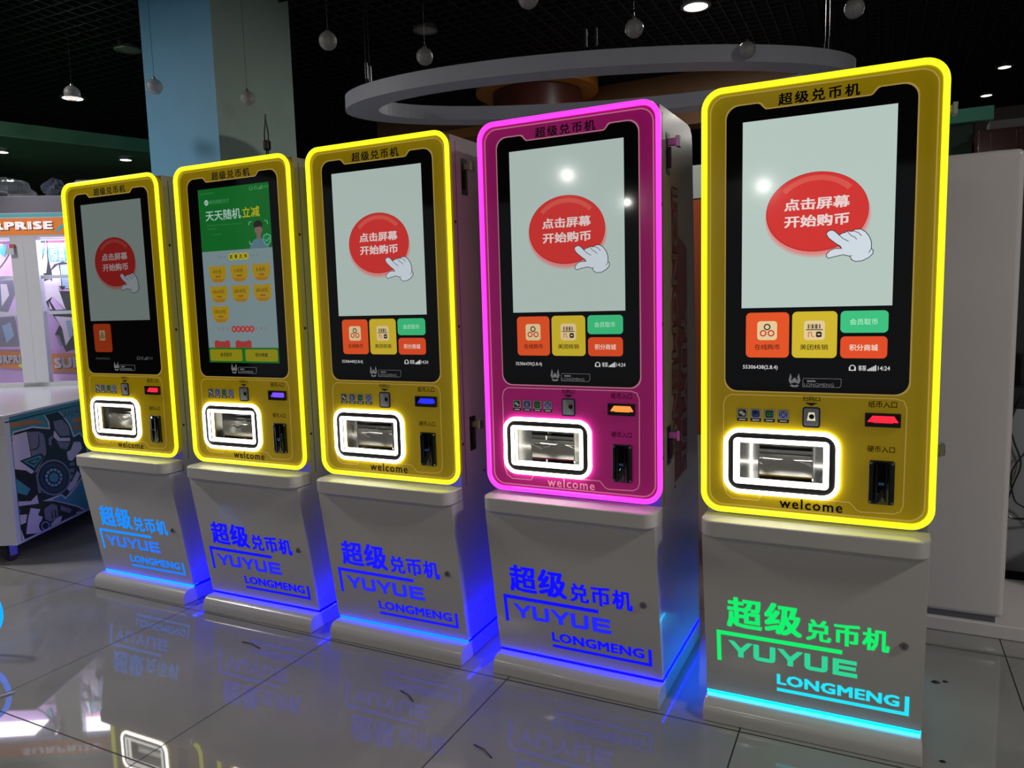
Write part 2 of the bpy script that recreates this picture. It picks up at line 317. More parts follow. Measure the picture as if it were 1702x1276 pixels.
def make_kiosk(k, x, y, t, label, pink=False):
    K = thing('coin_exchange_kiosk', label, 'kiosk', (x, y, 0), t, GROUP)
    # white cabinet, ledge, slanted door, plinth
    H = .302
    prof = [(.030, .0755), (.56, .0755), (.545, .6), (.445, 1.86), (.438, 1.895), (.415, 1.917), (.38, 1.924), (.026, 1.918), (.026, .64), (.030, .64)]
    m = MB(); n = len(prof)
    vs = [(-H, a, b) for a, b in prof] + [(H, a, b) for a, b in prof]
    fs = [list(range(n)), [n + i for i in range(n - 1, -1, -1)]] + [[i, n + i, n + (i + 1) % n, (i + 1) % n] for i in range(n) if i != 7]
    m.add(vs, [f_[::-1] for f_ in fs], WHITE); cab = m.build('cabinet', K)
    bm = bmesh.new(); bm.from_mesh(cab.data); bmesh.ops.recalc_face_normals(bm, faces=bm.faces)
    if sum((f_.calc_center_median() - Vector((0, .25, 1))).dot(f_.normal) for f_ in bm.faces) < 0: bmesh.ops.reverse_faces(bm, faces=bm.faces)
    bm.to_mesh(cab.data); bm.free()
    m = MB()
    for zz in (1.72, .785):
        sm = side_map(H)
        m = MB(); m.poly(rrect(.098, .142, zz, zz + .128, .003, 2), 0, .0012, BLACK, sm); m.poly(rrect(.106, .134, zz + .008, zz + .12, .003, 2), 0, .002, DARKMETAL, sm)
        lt = m.build('side_latch', K)
        m = MB(); m.box(H, H + .036, .112, .128, zz + .088, zz + .110, STEEL); m.box(H + .028, H + .040, .106, .134, zz + .082, zz + .116, STEEL); m.box(H, H + .012, .116, .124, zz + .02, zz + .085, DARKMETAL)
        m.build('latch_arm', lt, .002, 2)
    m = MB(); m.poly([(.058, .66), (.0605, .66), (.0605, 1.9), (.058, 1.9)], 0, .0006, DARKMETAL, side_map(H)); m.build('seam_line', cab)
    for i, (a, z) in enumerate(((.045, 1.62), (.045, 1.25), (.045, .82), (.2, .69))):
        m = MB(); m.lathe([(0, .002), (.0045, .002), (.006, 0)], (H, a, z), DARKMETAL, 10, 'x'); m.build('screw', cab)
    m = MB(); r = .045
    pl = [(.3075, .024), (-.3075, .024)] + [(-.3075 + r - r * math.cos(math.radians(q)), -.0825 + r - r * math.sin(math.radians(q))) for q in range(0, 91, 15)] + [(.3075 - r + r * math.sin(math.radians(q)), -.0825 + r - r * math.cos(math.radians(q))) for q in range(0, 91, 15)]
    m.poly(pl, .6165, .666, WHITE, lambda u, v, d: (u, v, d), True); m.build('ledge', K, .005, 3)
    m = MB(); m.poly([(.0305, .079), (.0305, .614), (-.052, .614), (-.0545, .605), (.0285, .079)], -.3035, .3035, WHITE, lambda u, v, d: (d, u, v), True)
    door = m.build('door', K, .005, 3)
    if k == 5: c1, c2, c3, st, cs = (18, 226, 104), (44, 200, 140), (34, 216, 238), (0, 190, 255), (0, 190, 205)
    elif k == 1: c1, c2, c3, st, cs = (22, 132, 250), (40, 110, 240), (22, 120, 255), (0, 22, 255), (0, 0, 255)
    elif k == 3: c1, c2, c3, st, cs = (22, 22, 255), (34, 38, 240), (22, 22, 255), (0, 16, 255), (0, 0, 255)
    else: c1, c2, c3, st, cs = (14, 14, 255), (32, 36, 238), (14, 14, 255), (0, 0, 255), (0, 0, 255)
    l1, l2, l3 = (glow('door_light_%d%s' % (k, q), c, 1.15, .5, .08) for q, c in zip('abc', (c1, c2, c3)))
    m = MB(); D = .0012; dm = door_map
    for c, a, b_ in (('超', -.235, -.130), ('级', -.124, -.017)): m.text(c, a, b_, .314, .418, l1, D, dm, bold=.03)
    for c, a, b_ in (('兑', -.006, .063), ('币', .070, .139), ('机', .145, .215)): m.text(c, a, b_, .312, .383, l1, D, dm, bold=.03)
    m.poly([(-.267, .190), (-.255, .190), (-.255, .283), (.093, .283), (.093, .296), (-.267, .296)], 0, D, l1, dm)
    def Y(x): m.poly([(x, .266), (x + .017, .266), (x + .037, .244), (x + .057, .266), (x + .073, .266), (x + .045, .232), (x + .045, .213), (x + .029, .213), (x + .029, .232)], 0, D, l2, dm)
    def Uu(x): m.poly([(x, .266), (x, .224), (x + .003, .216), (x + .012, .212), (x + .052, .212), (x + .061, .216), (x + .064, .224), (x + .064, .266), (x + .048, .266), (x + .048, .224), (x + .016, .224), (x + .016, .266)], 0, D, l2, dm)
    Y(-.232); Uu(-.157); Y(-.087); Uu(-.010)
    m.poly([(.068, .266), (.132, .266), (.132, .254), (.084, .254), (.084, .2455), (.130, .2455), (.130, .2345), (.084, .2345), (.084, .225), (.134, .225), (.134, .212), (.068, .212)], 0, D, l2, dm)
    m.text('LONGMENG', -.089, .245, .143, .179, l3, D, dm, bold=.034, spacing=1.04)
    m.poly([(-.089, .119), (.270, .119), (.270, .182), (.259, .182), (.259, .1295), (-.089, .1295)], 0, D, l3, dm)
    m.build('glowing_lettering', door)
    m = MB(); c = door_map(.251, .342, 0); m.lathe([(0, .004), (.006, .004), (.0062, .005), (.0105, .005), (.012, 0)], c, STEEL, 20, 'y'); m.box(c[0] - .001, c[0] + .001, c[1] - .0055, c[1] - .003, c[2] - .004, c[2] + .004, INK); m.build('door_lock', door)
    m = MB(); pp = [(.56, 0), (.56, .064), (.006, .064)] + [(.005 - .036 * math.sin(math.radians(q)), .028 + .036 * math.cos(math.radians(q))) for q in range(0, 91, 15)] + [(-.031, 0)]
    m.poly(pp, -.3053, .3053, WHITE, lambda u, v, d: (d, u, v), True); m.build('plinth', K, .004, 2)
    m = MB(); sf = glow('base_light_%d' % k, st, 70 if k != 5 else 11, .4); sd = glow('base_side_light_%d' % k, cs, 50 if k != 5 else 4.5, .4)
    m.box(-.3025, .3025, .0345, .06, .0655, .0755, sf); m.box(-.3035, -.2975, .036, .555, .0655, .0745, sd if k != 5 else sf); m.box(.2975, .3035, .036, .555, .0655, .0745, sd)
    m.build('base_light_strip', K)
    # coloured front panel with the hole of the coin tray, and its neon edge
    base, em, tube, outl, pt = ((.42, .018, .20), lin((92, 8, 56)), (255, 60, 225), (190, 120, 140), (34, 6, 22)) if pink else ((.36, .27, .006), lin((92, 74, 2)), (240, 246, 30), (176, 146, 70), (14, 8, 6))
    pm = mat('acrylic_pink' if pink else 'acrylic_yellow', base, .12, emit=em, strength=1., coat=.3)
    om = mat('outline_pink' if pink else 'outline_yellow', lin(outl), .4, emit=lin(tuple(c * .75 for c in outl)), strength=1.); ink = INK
    hole = rrect(-.206, .034, .781, .897, .004, 2); hs = max(range(len(hole)), key=lambda i: hole[i][0] - hole[i][1])
    out = rrect(-.307, .307, .685, 1.922, .052); os_ = max(range(len(out)), key=lambda i: out[i][0] - out[i][1])
    loop = out[os_:] + out[:os_ + 1] + [hole[hs]] + [hole[(hs - i) % len(hole)] for i in range(1, len(hole) + 1)]
    m = MB(); m.poly(loop, -.026, 0, pm); pan = m.build('front_panel', K)
    m = MB(); o, i_ = line(rrect(-.2905, .2905, .700, 1.905, .042), .0038); m.ring(o, i_, 0, .0006, om); o, i_ = line(LOWER, .0028); m.ring(o, i_, 0, .0006, om)
    m.ring(screen_outline(.0038), screen_outline(), 0, .0008, om); m.build('printed_outline', pan)
    m = MB(); m.text('超级兑币机', -.103, .105, 1.860, 1.893, ink, .0008, bold=.022, spacing=1.28); m.build('title_lettering', pan)
    m = MB(); m.text('welcome', -.086, .085, .7045, .7345, mat('pale_pink_ink', (.7, .45, .55), .4, emit=lin((150, 90, 110))) if pink else ink, .0008, bold=.012, spacing=1.16); m.build('welcome_lettering', pan)
    m = MB(); m.text('扫码口', -.026, .020, 1.026, 1.040, ink, .0008, bold=.01); m.poly([(-.021, 1.0215), (.015, 1.0215), (-.003, 1.0125)], 0, .0008, ink); m.build('reader_lettering', pan)
    m = MB(); m.text('纸币入口', .145, .216, 1.014, 1.033, ink, .0008, bold=.008); m.build('banknote_lettering', pan)
    m = MB(); m.text('硬币入口', .145, .214, .888, .906, ink, .0008, bold=.008); m.build('coin_lettering', pan)
    m = MB(); tm = glow('neon_pink' if pink else 'neon_yellow', tube, 1.5, .3)
    loop = [(a, -.006, b) for a, b in rrect(-.3075, .3075, .6855, 1.9215, .052, 8)]
    m.tube(loop, .0085, tm, 10, True); m.build('light_tube', K)
    # touch screen
    m = MB(); m.poly(screen_outline(), 0, .001, BLACKGLASS); scr = m.build('touch_screen', K)
    m = MB()
    if k == 2: promo_screen(m, k)
    else: start_screen(m, k, k != 1, {1: .27, 3: .80, 4: .82, 5: 1.0}[k], {1: '55306442(2.8.4)', 3: '55306440(2.8.4)', 4: '55306439(2.8.4)', 5: '55306438(2.8.4)'}[k])
    m.build('screen_image', scr)
    m = MB(); em_ = mat('silver_print', (.25, .25, .26), .4, emit=lin((86, 86, 90)))
    m.poly([(-.061, 1.106), (-.0655, 1.085), (-.061, 1.075), (-.055, 1.078), (-.059, 1.088), (-.057, 1.095)], .001, .0016, em_); m.poly([(-.038, 1.106), (-.0335, 1.085), (-.038, 1.075), (-.044, 1.078), (-.040, 1.088), (-.042, 1.095)], .001, .0016, em_)
    m.poly([(-.057, 1.086), (-.0495, 1.094), (-.042, 1.086), (-.045, 1.077), (-.0495, 1.080), (-.054, 1.077)], .001, .0016, em_); m.poly([(-.062, 1.070), (-.056, 1.066), (-.043, 1.066), (-.037, 1.070), (-.0415, 1.0735), (-.0495, 1.0705), (-.0575, 1.0735)], .001, .0016, em_)
    bx = [(-.027, 1.0675), (.070, 1.0675), (.074, 1.074), (.074, 1.092), (-.024, 1.092), (-.027, 1.088)]; o, i_ = line(bx, .0012); m.ring(o, i_, .001, .0016, em_)
    m.text('LONGMENG', -.024, .055, 1.0695, 1.0785, em_, .0016, bold=.0, spacing=1.02); m.poly([(-.016, 1.082), (.007, 1.082), (.007, 1.0865), (-.016, 1.0865)], .001, .0016, em_)
    m.build('emblem', scr)
    # payment signs
    cream = mat('sign_cream', (.55, .53, .46), .4); wp = mat('sign_white', (.7, .72, .72), .4); cap = mat('sign_black', (.01, .01, .012), .4)
    for i, col in enumerate(((.012, .03, .022), (.012, .045, .30), (.008, .05, .02), (.012, .06, .42))):
        x0 = -.2105 + i * .0387; m = MB()
        m.poly(rrect(x0, x0 + .031, .9595, .998, .002, 2), 0, .0006, cap); m.poly(rrect(x0 + .001, x0 + .030, .970, .997, .0015, 2), 0, .0010, cream)
        m.poly(rrect(x0 + .004, x0 + .027, .9725, .9945, .004, 3), 0, .0014, mat('sign_colour_%d' % i, col, .35)); cx, cz = x0 + .0155, .9835
        if i == 0:
            m.poly(circ(cx - .003, cz + .002, .006, .005, 14), 0, .0018, wp); m.poly(circ(cx + .004, cz - .003, .005, .0042, 14), 0, .0020, wp)
        elif i == 1: m.text('支', cx - .008, cx + .008, cz - .008, cz + .008, wp, .0018, bold=.02)
        elif i == 2:
            gm = mat('sign_green', (.08, .45, .12), .4); m.ring(circ(cx - .003, cz, .005, .006, 14), circ(cx - .003, cz, .003, .004, 14), 0, .0018, gm); m.ring(circ(cx + .004, cz, .005, .006, 14), circ(cx + .004, cz, .003, .004, 14), 0, .0019, gm)
        else:
            for sx in (-1, 1):
                for sz in (-1, 1): stroke(m, [(cx + sx * .003, cz + sz * .0075), (cx + sx * .0075, cz + sz * .0075), (cx + sx * .0075, cz + sz * .003)], .0016, 0, .0018, wp)
            m.ring(circ(cx, cz, .004, n=12), circ(cx, cz, .0022, n=12), 0, .0018, wp)
        m.poly([(x0 + .006, .9628), (x0 + .025, .9628), (x0 + .025, .9662), (x0 + .006, .9662)], 0, .0009, wp); m.build('payment_sign', pan)
    # code reader
    m = MB(); m.poly(rrect(-.0265, .0215, .950, 1.0095, .008), 0, .004, mat('reader_rim', (.012, .02, .08), .25)); rd = m.build('code_reader', K)
    m = MB(); m.poly(rrect(-.0225, .0175, .9545, 1.0055, .005), 0, .0046, mat('reader_glass', (.30, .31, .33), .12, coat=.5))
    if k == 5: m.poly([(-.014, .970), (.009, .970), (.006, .994), (-.010, .994)], 0, .0050, glow('reader_light', (225, 220, 190), .9))
    else: m.poly([(-.0215, .956), (.015, .956), (-.012, 1.003), (-.0215, 1.003)], 0, .0050, mat('reader_shine', (.44, .45, .46), .12));  # diagonal reflection painted on the glass in lighter grey
    m.build('reader_window', rd)
    m = MB(); m.lathe([(0, .002), (.0068, .002), (.0075, 0)], (-.0015 if k == 5 else .006, -.0048, .982), BLACKGLASS, 18, 'y'); m.build('reader_lens', rd)
    # banknote slot
    m = MB(); m.ring(rrect(.137, .2265, .961, .9995, .002, 2), rrect(.141, .2225, .9655, .9955, .001, 2), 0, .011, BLACK); m.poly([(.139, .963), (.2245, .963), (.2245, .998), (.139, .998)], 0, .001, BLACK)
    m.poly([(.141, .9655), (.2225, .9655), (.2225, .972), (.141, .972)], 0, .009, BLACK); bs = m.build('banknote_slot', K)
    bc = {1: (255, 40, 62), 2: (112, 72, 236), 3: (36, 44, 255), 4: (255, 140, 62), 5: (255, 36, 58)}[k]
    m = MB(); m.poly([(.143, .9735), (.158, .9735), (.160, .9715), (.206, .9715), (.208, .9735), (.221, .9735), (.210, .991), (.156, .991)], 0, .0035, glow('note_light_%d' % k, bc, 1.3)); m.build('slot_light', bs)
    # coin slot
    m = MB(); m.poly(rrect(.1505, .2155, .7415, .866, .006), 0, .010, BLACK, back=True); cs_ = m.build('coin_slot', K, .002, 2)
    m = MB(); m.poly([(.166, .744), (.199, .744), (.203, .756), (.203, .852), (.199, .862), (.166, .862), (.162, .852), (.162, .756)], .008, .016, BLACKGLASS); m.poly(rrect(.1685, .1725, .75, .858, .0015, 2), .015, .019, DARKMETAL); m.poly(rrect(.193, .196, .75, .858, .0015, 2), .015, .018, DARKMETAL); m.build('coin_chute', cs_, .002, 2)
    for a, b_ in ((.156, .748), (.210, .748), (.156, .859), (.210, .859)):
        m = MB(); m.lathe([(0, .002), (.003, .002), (.004, 0)], (a, -.010, b_), STEEL, 10, 'y'); m.build('screw', cs_)
    m = MB(); m.poly([(.175, .7985), (.190, .7985), (.190, .806), (.175, .806)], .015, .0165, glow('coin_display', (24, 44, 78), 1.)); m.build('coin_display', cs_)
    # coin tray: two white light rings, black frame, mirror lined recess
    m = MB(); m.ring(rrect(-.236, .0645, .7515, .926, .036), rrect(-.206, .034, .781, .897, .004), 0, .004, mat('frame_black', (.012, .012, .012), .55, spec=.15)); tr = m.build('coin_tray', K)
    wl = glow('ring_light', (255, 248, 238), 13, .4); wl2 = glow('inner_ring_light', (255, 250, 244), 4, .4)
    m = MB(); m.tube([(a, -.004, b_) for a, b_ in rrect(-.2415, .0705, .7455, .932, .041, 8)], .0062, wl, 10, True); m.build('light_ring', tr)
    m = MB(); m.ring(rrect(-.2195, .0475, .7695, .9095, .012), rrect(-.2065, .0345, .7805, .8975, .003), .003, .0062, wl2); m.ring(rrect(-.2065, .0345, .7805, .8975, .003), rrect(-.2035, .0315, .7835, .8945, .003), -.014, -.001, wl2); m.build('light_ring', tr)  # second ring is a glowing lip added to brighten the recess
    m = MB(); a, b_, c_, d_, e_ = -.206, .034, .781, .897, .13
    m.add([(a, 0, c_), (b_, 0, c_), (b_, 0, d_), (a, 0, d_), (a, e_, c_), (b_, e_, c_), (b_, e_, d_), (a, e_, d_)], [(4, 5, 6, 7), (0, 4, 7, 3), (1, 2, 6, 5), (0, 1, 5, 4), (3, 7, 6, 2)], CHROME)
    m.build('recess', tr)
    m = MB(); m.box(-.150, -.146, .01, .125, .782, .896, CHROME); m.box(.0, .003, .03, .125, .782, .896, CHROME)
    m.add([(-.146, .03, .795), (0, .03, .795), (0, .11, .842), (-.146, .11, .842), (-.146, .032, .79), (0, .032, .79), (0, .115, .838), (-.146, .115, .838)], [(0, 1, 2, 3), (4, 7, 6, 5), (0, 4, 5, 1), (3, 2, 6, 7)], CHROME)
    m.add([(-.146, .07, .896), (0, .07, .896), (0, .118, .855), (-.146, .118, .855)], [(0, 3, 2, 1)], CHROME)
    m.tube([(-.146 + i * .0146, .075 + .02 * math.sin(i * PI / 10), .835 - .006 * math.sin(i * PI / 10)) for i in range(11)], .003, CHROME, 8); m.build('chute_plates', tr)
    return K, cab
LAB = ['leftmost yellow kiosk, dim screen showing one orange button, beside the teal prize machine', 'yellow kiosk with a green promotion and gold price tiles on its screen', 'yellow kiosk with blue lettering standing directly left of the pink kiosk', 'the only pink kiosk, edged with a magenta light tube', 'rightmost and nearest yellow kiosk, with green and cyan lettering on its base']
POS = [(-2.9424, -.0098, .0171), (-2.204, -.0062, .0108), (-1.4908, -.0037, .0032), (-.7505, -.0008, -.0136), (0, 0, 0)]
KS = [make_kiosk(i + 1, *POS[i], LAB[i], i == 3) for i in range(5)]
# vertical wording along the pink kiosk's side
m = MB(); sx = .302
rb = mat('dull_red_vinyl', (.26, .05, .06), .35); gv = mat('grey_vinyl', (.78, .70, .66), .35)
down = lambda u, v, d: (sx + d, .155 + v, 1.705 - u)
m.poly([(.0, .0), (.06, .0), (.06, .08), (.17, .085), (.2, .205), (.70, .215), (.98, .205), (1.0, .04), (.4, .02)], 0, .0008, rb, down)
m.text('LONGMENG', .015, .90, .004, .085, rb, .0012, down, bold=.05, spacing=1.04); m.text('LONGMENG', .02, .895, .009, .080, gv, .0016, down, bold=.01, spacing=1.04)
m.text('YUYUE', .40, .99, .112, .205, rb, .0012, down, bold=.05, spacing=1.04); m.text('YUYUE', .405, .985, .117, .200, gv, .0016, down, bold=.01, spacing=1.04)
m.build('side_lettering', KS[3][1])

# ------------------------------------------------------------------ the prize machine on the left
LOWART = [('O', [(-0.014, 0.797), (0.324, 0.794), (0.326, 0.772), (-0.017, 0.774)]), ('O', [(-0.023, 0.765), (0.261, 0.75), (0.324, 0.718), (0.257, 0.729), (-0.027, 0.742)]), ('O', [(0.517, 0.797), (0.699, 0.795), (0.696, 0.775), (0.501, 0.776)]), ('O', [(0.578, 0.703), (0.767, 0.701), (0.763, 0.673), (0.587, 0.674)]), ('O', [(0.591, 0.658), (0.76, 0.654), (0.755, 0.624), (0.593, 0.63)]), ('W', [(-0.048, 0.696), (-0.036, 0.683), (0.054, 0.718), (0.212, 0.72), (0.354, 0.687), (0.348, 0.725), (0.319, 0.795), (0.371, 0.799), (0.466, 0.792), (0.506, 0.73), (0.555, 0.676), (0.588, 0.6), (0.649, 0.608), (0.702, 0.555), (0.717, 0.472), (0.701, 0.37), (0.618, 0.325), (0.566, 0.29), (0.51, 0.266), (0.443, 0.245), (0.41, 0.276), (0.314, 0.276), (0.451, 0.219), (0.548, 0.177), (0.63, 0.114), (0.586, 0.078), (0.476, 0.049), (0.169, 0.079), (-0.009, 0.103), (-0, 0.296), (-0.028, 0.441), (-0.037, 0.579), (-0.052, 0.636)]), ('K', [(-0.043, 0.681), (-0.032, 0.673), (0.058, 0.71), (0.211, 0.711), (0.366, 0.676), (0.362, 0.722), (0.329, 0.79), (0.37, 0.791), (0.456, 0.786), (0.493, 0.728), (0.542, 0.674), (0.576, 0.59), (0.644, 0.6), (0.688, 0.554), (0.703, 0.474), (0.687, 0.373), (0.605, 0.328), (0.553, 0.294), (0.499, 0.276), (0.447, 0.255), (0.412, 0.285), (0.235, 0.29), (0.336, 0.263), (0.45, 0.212), (0.547, 0.169), (0.612, 0.115), (0.574, 0.086), (0.471, 0.058), (0.17, 0.088), (0.002, 0.108), (0.01, 0.293), (-0.019, 0.439), (-0.027, 0.577), (-0.043, 0.634)]), ('W', [(-0.019, 0.663), (0.051, 0.698), (0.16, 0.699), (0.184, 0.466), (0.162, 0.464), (0.123, 0.491), (-0.036, 0.518), (-0.035, 0.592), (-0.002, 0.612), (0.029, 0.654), (0.005, 0.659)]), ('G', [(0.165, 0.697), (0.261, 0.681), (0.298, 0.66), (0.309, 0.621), (0.309, 0.548), (0.205, 0.461), (0.19, 0.465)]), ('K', [(0.173, 0.597), (0.22, 0.592), (0.247, 0.604), (0.255, 0.668), (0.262, 0.666), (0.255, 0.599), (0.224, 0.586), (0.175, 0.591)]), ('T', [(-0.024, 0.467), (0.144, 0.383), (0.108, 0.357), (-0.011, 0.389)]), ('W', [(0.007, 0.342), (0.139, 0.316), (0.192, 0.338), (0.2, 0.285), (0.013, 0.316)]), ('K', [(0.08, 0.554), (0.259, 0.558), (0.29, 0.534), (0.19, 0.472)]), ('T', [(0.105, 0.546), (0.247, 0.55), (0.27, 0.534), (0.193, 0.489)]), ('K', [(0.135, 0.536), (0.234, 0.538), (0.243, 0.529), (0.194, 0.504)]), ('T', [(0.156, 0.531), (0.222, 0.532), (0.23, 0.527), (0.196, 0.514)]), ('G', [(0.4, 0.716), (0.479, 0.715), (0.534, 0.667), (0.544, 0.608), (0.452, 0.621), (0.405, 0.671)]), ('W', [(0.398, 0.664), (0.444, 0.611), (0.542, 0.594), (0.539, 0.574), (0.423, 0.596), (0.386, 0.629)]), ('G', [(0.411, 0.595), (0.538, 0.567), (0.5, 0.531), (0.441, 0.551)]), ('W', [(0.576, 0.563), (0.64, 0.551), (0.654, 0.508), (0.596, 0.481), (0.539, 0.454), (0.503, 0.469), (0.498, 0.517), (0.537, 0.52)]), ('G', [(0.338, 0.623), (0.37, 0.64), (0.379, 0.623), (0.36, 0.612), (0.361, 0.582), (0.339, 0.59)]), ('G', [(0.519, 0.446), (0.563, 0.441), (0.56, 0.422), (0.51, 0.429)]), ('G', [(0.507, 0.414), (0.558, 0.406), (0.547, 0.381), (0.498, 0.393)]), ('G', [(0.495, 0.378), (0.539, 0.372), (0.523, 0.348), (0.486, 0.357)]), ('W', [(0.58, 0.382), (0.61, 0.359), (0.555, 0.301), (0.486, 0.28), (0.454, 0.319), (0.52, 0.333)]), ('G', [(0.198, 0.452), (0.22, 0.451), (0.226, 0.34), (0.204, 0.342)]), ('W', [(0.128, 0.28), (0.206, 0.251), (0.18, 0.225), (0.221, 0.202), (0.182, 0.163), (0.231, 0.118), (0.228, 0.082), (0.171, 0.097), (0.158, 0.119), (0.071, 0.151), (0.099, 0.231)]), ('G', [(0.239, 0.241), (0.311, 0.254), (0.355, 0.231), (0.361, 0.153), (0.26, 0.157), (0.241, 0.182)]), ('K', [(0.298, 0.21), (0.307, 0.214), (0.309, 0.169), (0.297, 0.169)]), ('K', [(0.327, 0.209), (0.337, 0.213), (0.34, 0.167), (0.328, 0.167)]), ('W', [(0.343, 0.159), (0.392, 0.159), (0.372, 0.112), (0.261, 0.086), (0.246, 0.099)]), ('G', [(0.39, 0.221), (0.495, 0.168), (0.466, 0.153), (0.386, 0.196)]), ('W', [(0.529, 0.139), (0.607, 0.128), (0.59, 0.105), (0.536, 0.097)]), ('G', [(0.412, 0.13), (0.512, 0.116), (0.455, 0.079), (0.417, 0.082)]), ('W', [(0.003, 0.253), (0.036, 0.268), (0.092, 0.255), (0.075, 0.214), (0.028, 0.214)]), ('W', [(0.055, 0.117), (0.149, 0.093), (0.136, 0.084), (0.053, 0.1)]), ('W', [(0.008, 0.182), (0.037, 0.172), (0.053, 0.104), (0.012, 0.11)]), ('T', [(0.011, 0.299), (0.041, 0.294), (0.012, 0.278)]), ('O', [(0.476, 0.049), (0.688, 0.023), (0.685, 0.007), (0.473, 0.034)]), ('G', [(0.508, 0.36), (0.495, 0.329), (0.466, 0.305), (0.427, 0.292), (0.38, 0.288), (0.331, 0.296), (0.285, 0.314), (0.245, 0.339), (0.216, 0.369), (0.2, 0.402), (0.198, 0.434), (0.209, 0.463), (0.234, 0.486), (0.27, 0.501), (0.315, 0.506), (0.363, 0.501), (0.411, 0.485), (0.453, 0.461), (0.486, 0.429), (0.505, 0.394)]), ('K', [(0.492, 0.364), (0.48, 0.336), (0.455, 0.315), (0.419, 0.302), (0.377, 0.299), (0.333, 0.306), (0.291, 0.322), (0.255, 0.345), (0.229, 0.372), (0.214, 0.402), (0.212, 0.431), (0.222, 0.457), (0.245, 0.478), (0.278, 0.491), (0.318, 0.496), (0.361, 0.491), (0.405, 0.477), (0.443, 0.454), (0.472, 0.426), (0.489, 0.395)]), ('D', [(0.475, 0.368), (0.464, 0.343), (0.442, 0.324), (0.411, 0.313), (0.373, 0.311), (0.334, 0.317), (0.297, 0.33), (0.265, 0.351), (0.242, 0.375), (0.229, 0.401), (0.227, 0.427), (0.236, 0.451), (0.256, 0.469), (0.286, 0.481), (0.321, 0.485), (0.36, 0.48), (0.398, 0.468), (0.432, 0.448), (0.457, 0.423), (0.472, 0.395)]), ('K', [(0.443, 0.375), (0.435, 0.357), (0.419, 0.343), (0.395, 0.334), (0.367, 0.332), (0.337, 0.336), (0.309, 0.347), (0.285, 0.362), (0.267, 0.381), (0.257, 0.401), (0.255, 0.421), (0.262, 0.438), (0.278, 0.452), (0.3, 0.461), (0.327, 0.464), (0.357, 0.461), (0.386, 0.451), (0.411, 0.436), (0.43, 0.417), (0.442, 0.396)]), ('L', [(0.405, 0.384), (0.427, 0.379), (0.418, 0.361), (0.399, 0.371)]), ('L', [(0.394, 0.367), (0.412, 0.356), (0.39, 0.346), (0.378, 0.36)]), ('L', [(0.371, 0.358), (0.379, 0.344), (0.35, 0.345), (0.349, 0.359)]), ('L', [(0.341, 0.361), (0.339, 0.347), (0.311, 0.358), (0.32, 0.368)]), ('L', [(0.314, 0.373), (0.302, 0.363), (0.282, 0.382), (0.299, 0.386)]), ('L', [(0.295, 0.391), (0.277, 0.389), (0.27, 0.409), (0.29, 0.407)]), ('L', [(0.29, 0.412), (0.27, 0.417), (0.279, 0.434), (0.297, 0.425)]), ('L', [(0.301, 0.429), (0.284, 0.44), (0.306, 0.45), (0.316, 0.436)]), ('L', [(0.324, 0.438), (0.315, 0.452), (0.344, 0.452), (0.345, 0.438)]), ('L', [(0.353, 0.436), (0.355, 0.45), (0.384, 0.44), (0.374, 0.429)]), ('L', [(0.381, 0.424), (0.393, 0.434), (0.414, 0.416), (0.396, 0.411)]), ('L', [(0.4, 0.405), (0.42, 0.408), (0.427, 0.387), (0.405, 0.39)]), ('T', [(0.389, 0.388), (0.385, 0.38), (0.378, 0.374), (0.368, 0.37), (0.356, 0.369), (0.343, 0.371), (0.33, 0.376), (0.32, 0.382), (0.311, 0.39), (0.307, 0.399), (0.306, 0.408), (0.309, 0.416), (0.316, 0.422), (0.326, 0.426), (0.338, 0.427), (0.351, 0.426), (0.364, 0.421), (0.375, 0.415), (0.383, 0.406), (0.388, 0.397)]), ('K', [(0.281, 0.132), (0.277, 0.122), (0.268, 0.115), (0.256, 0.111), (0.241, 0.111), (0.225, 0.114), (0.21, 0.121), (0.197, 0.13), (0.187, 0.141), (0.181, 0.152), (0.181, 0.163), (0.185, 0.173), (0.193, 0.18), (0.205, 0.184), (0.22, 0.185), (0.235, 0.182), (0.251, 0.176), (0.264, 0.167), (0.274, 0.156), (0.28, 0.144)]), ('L', [(0.268, 0.136), (0.265, 0.129), (0.258, 0.124), (0.249, 0.121), (0.238, 0.12), (0.226, 0.123), (0.215, 0.128), (0.205, 0.134), (0.198, 0.143), (0.194, 0.151), (0.193, 0.159), (0.196, 0.167), (0.203, 0.172), (0.212, 0.175), (0.222, 0.175), (0.234, 0.173), (0.245, 0.168), (0.255, 0.162), (0.263, 0.154), (0.267, 0.145)]), ('K', [(0.259, 0.139), (0.256, 0.134), (0.251, 0.129), (0.244, 0.127), (0.236, 0.127), (0.227, 0.129), (0.219, 0.132), (0.211, 0.138), (0.206, 0.144), (0.202, 0.15), (0.202, 0.157), (0.204, 0.162), (0.209, 0.166), (0.216, 0.169), (0.224, 0.169), (0.233, 0.167), (0.242, 0.164), (0.249, 0.158), (0.255, 0.152), (0.258, 0.146)])]
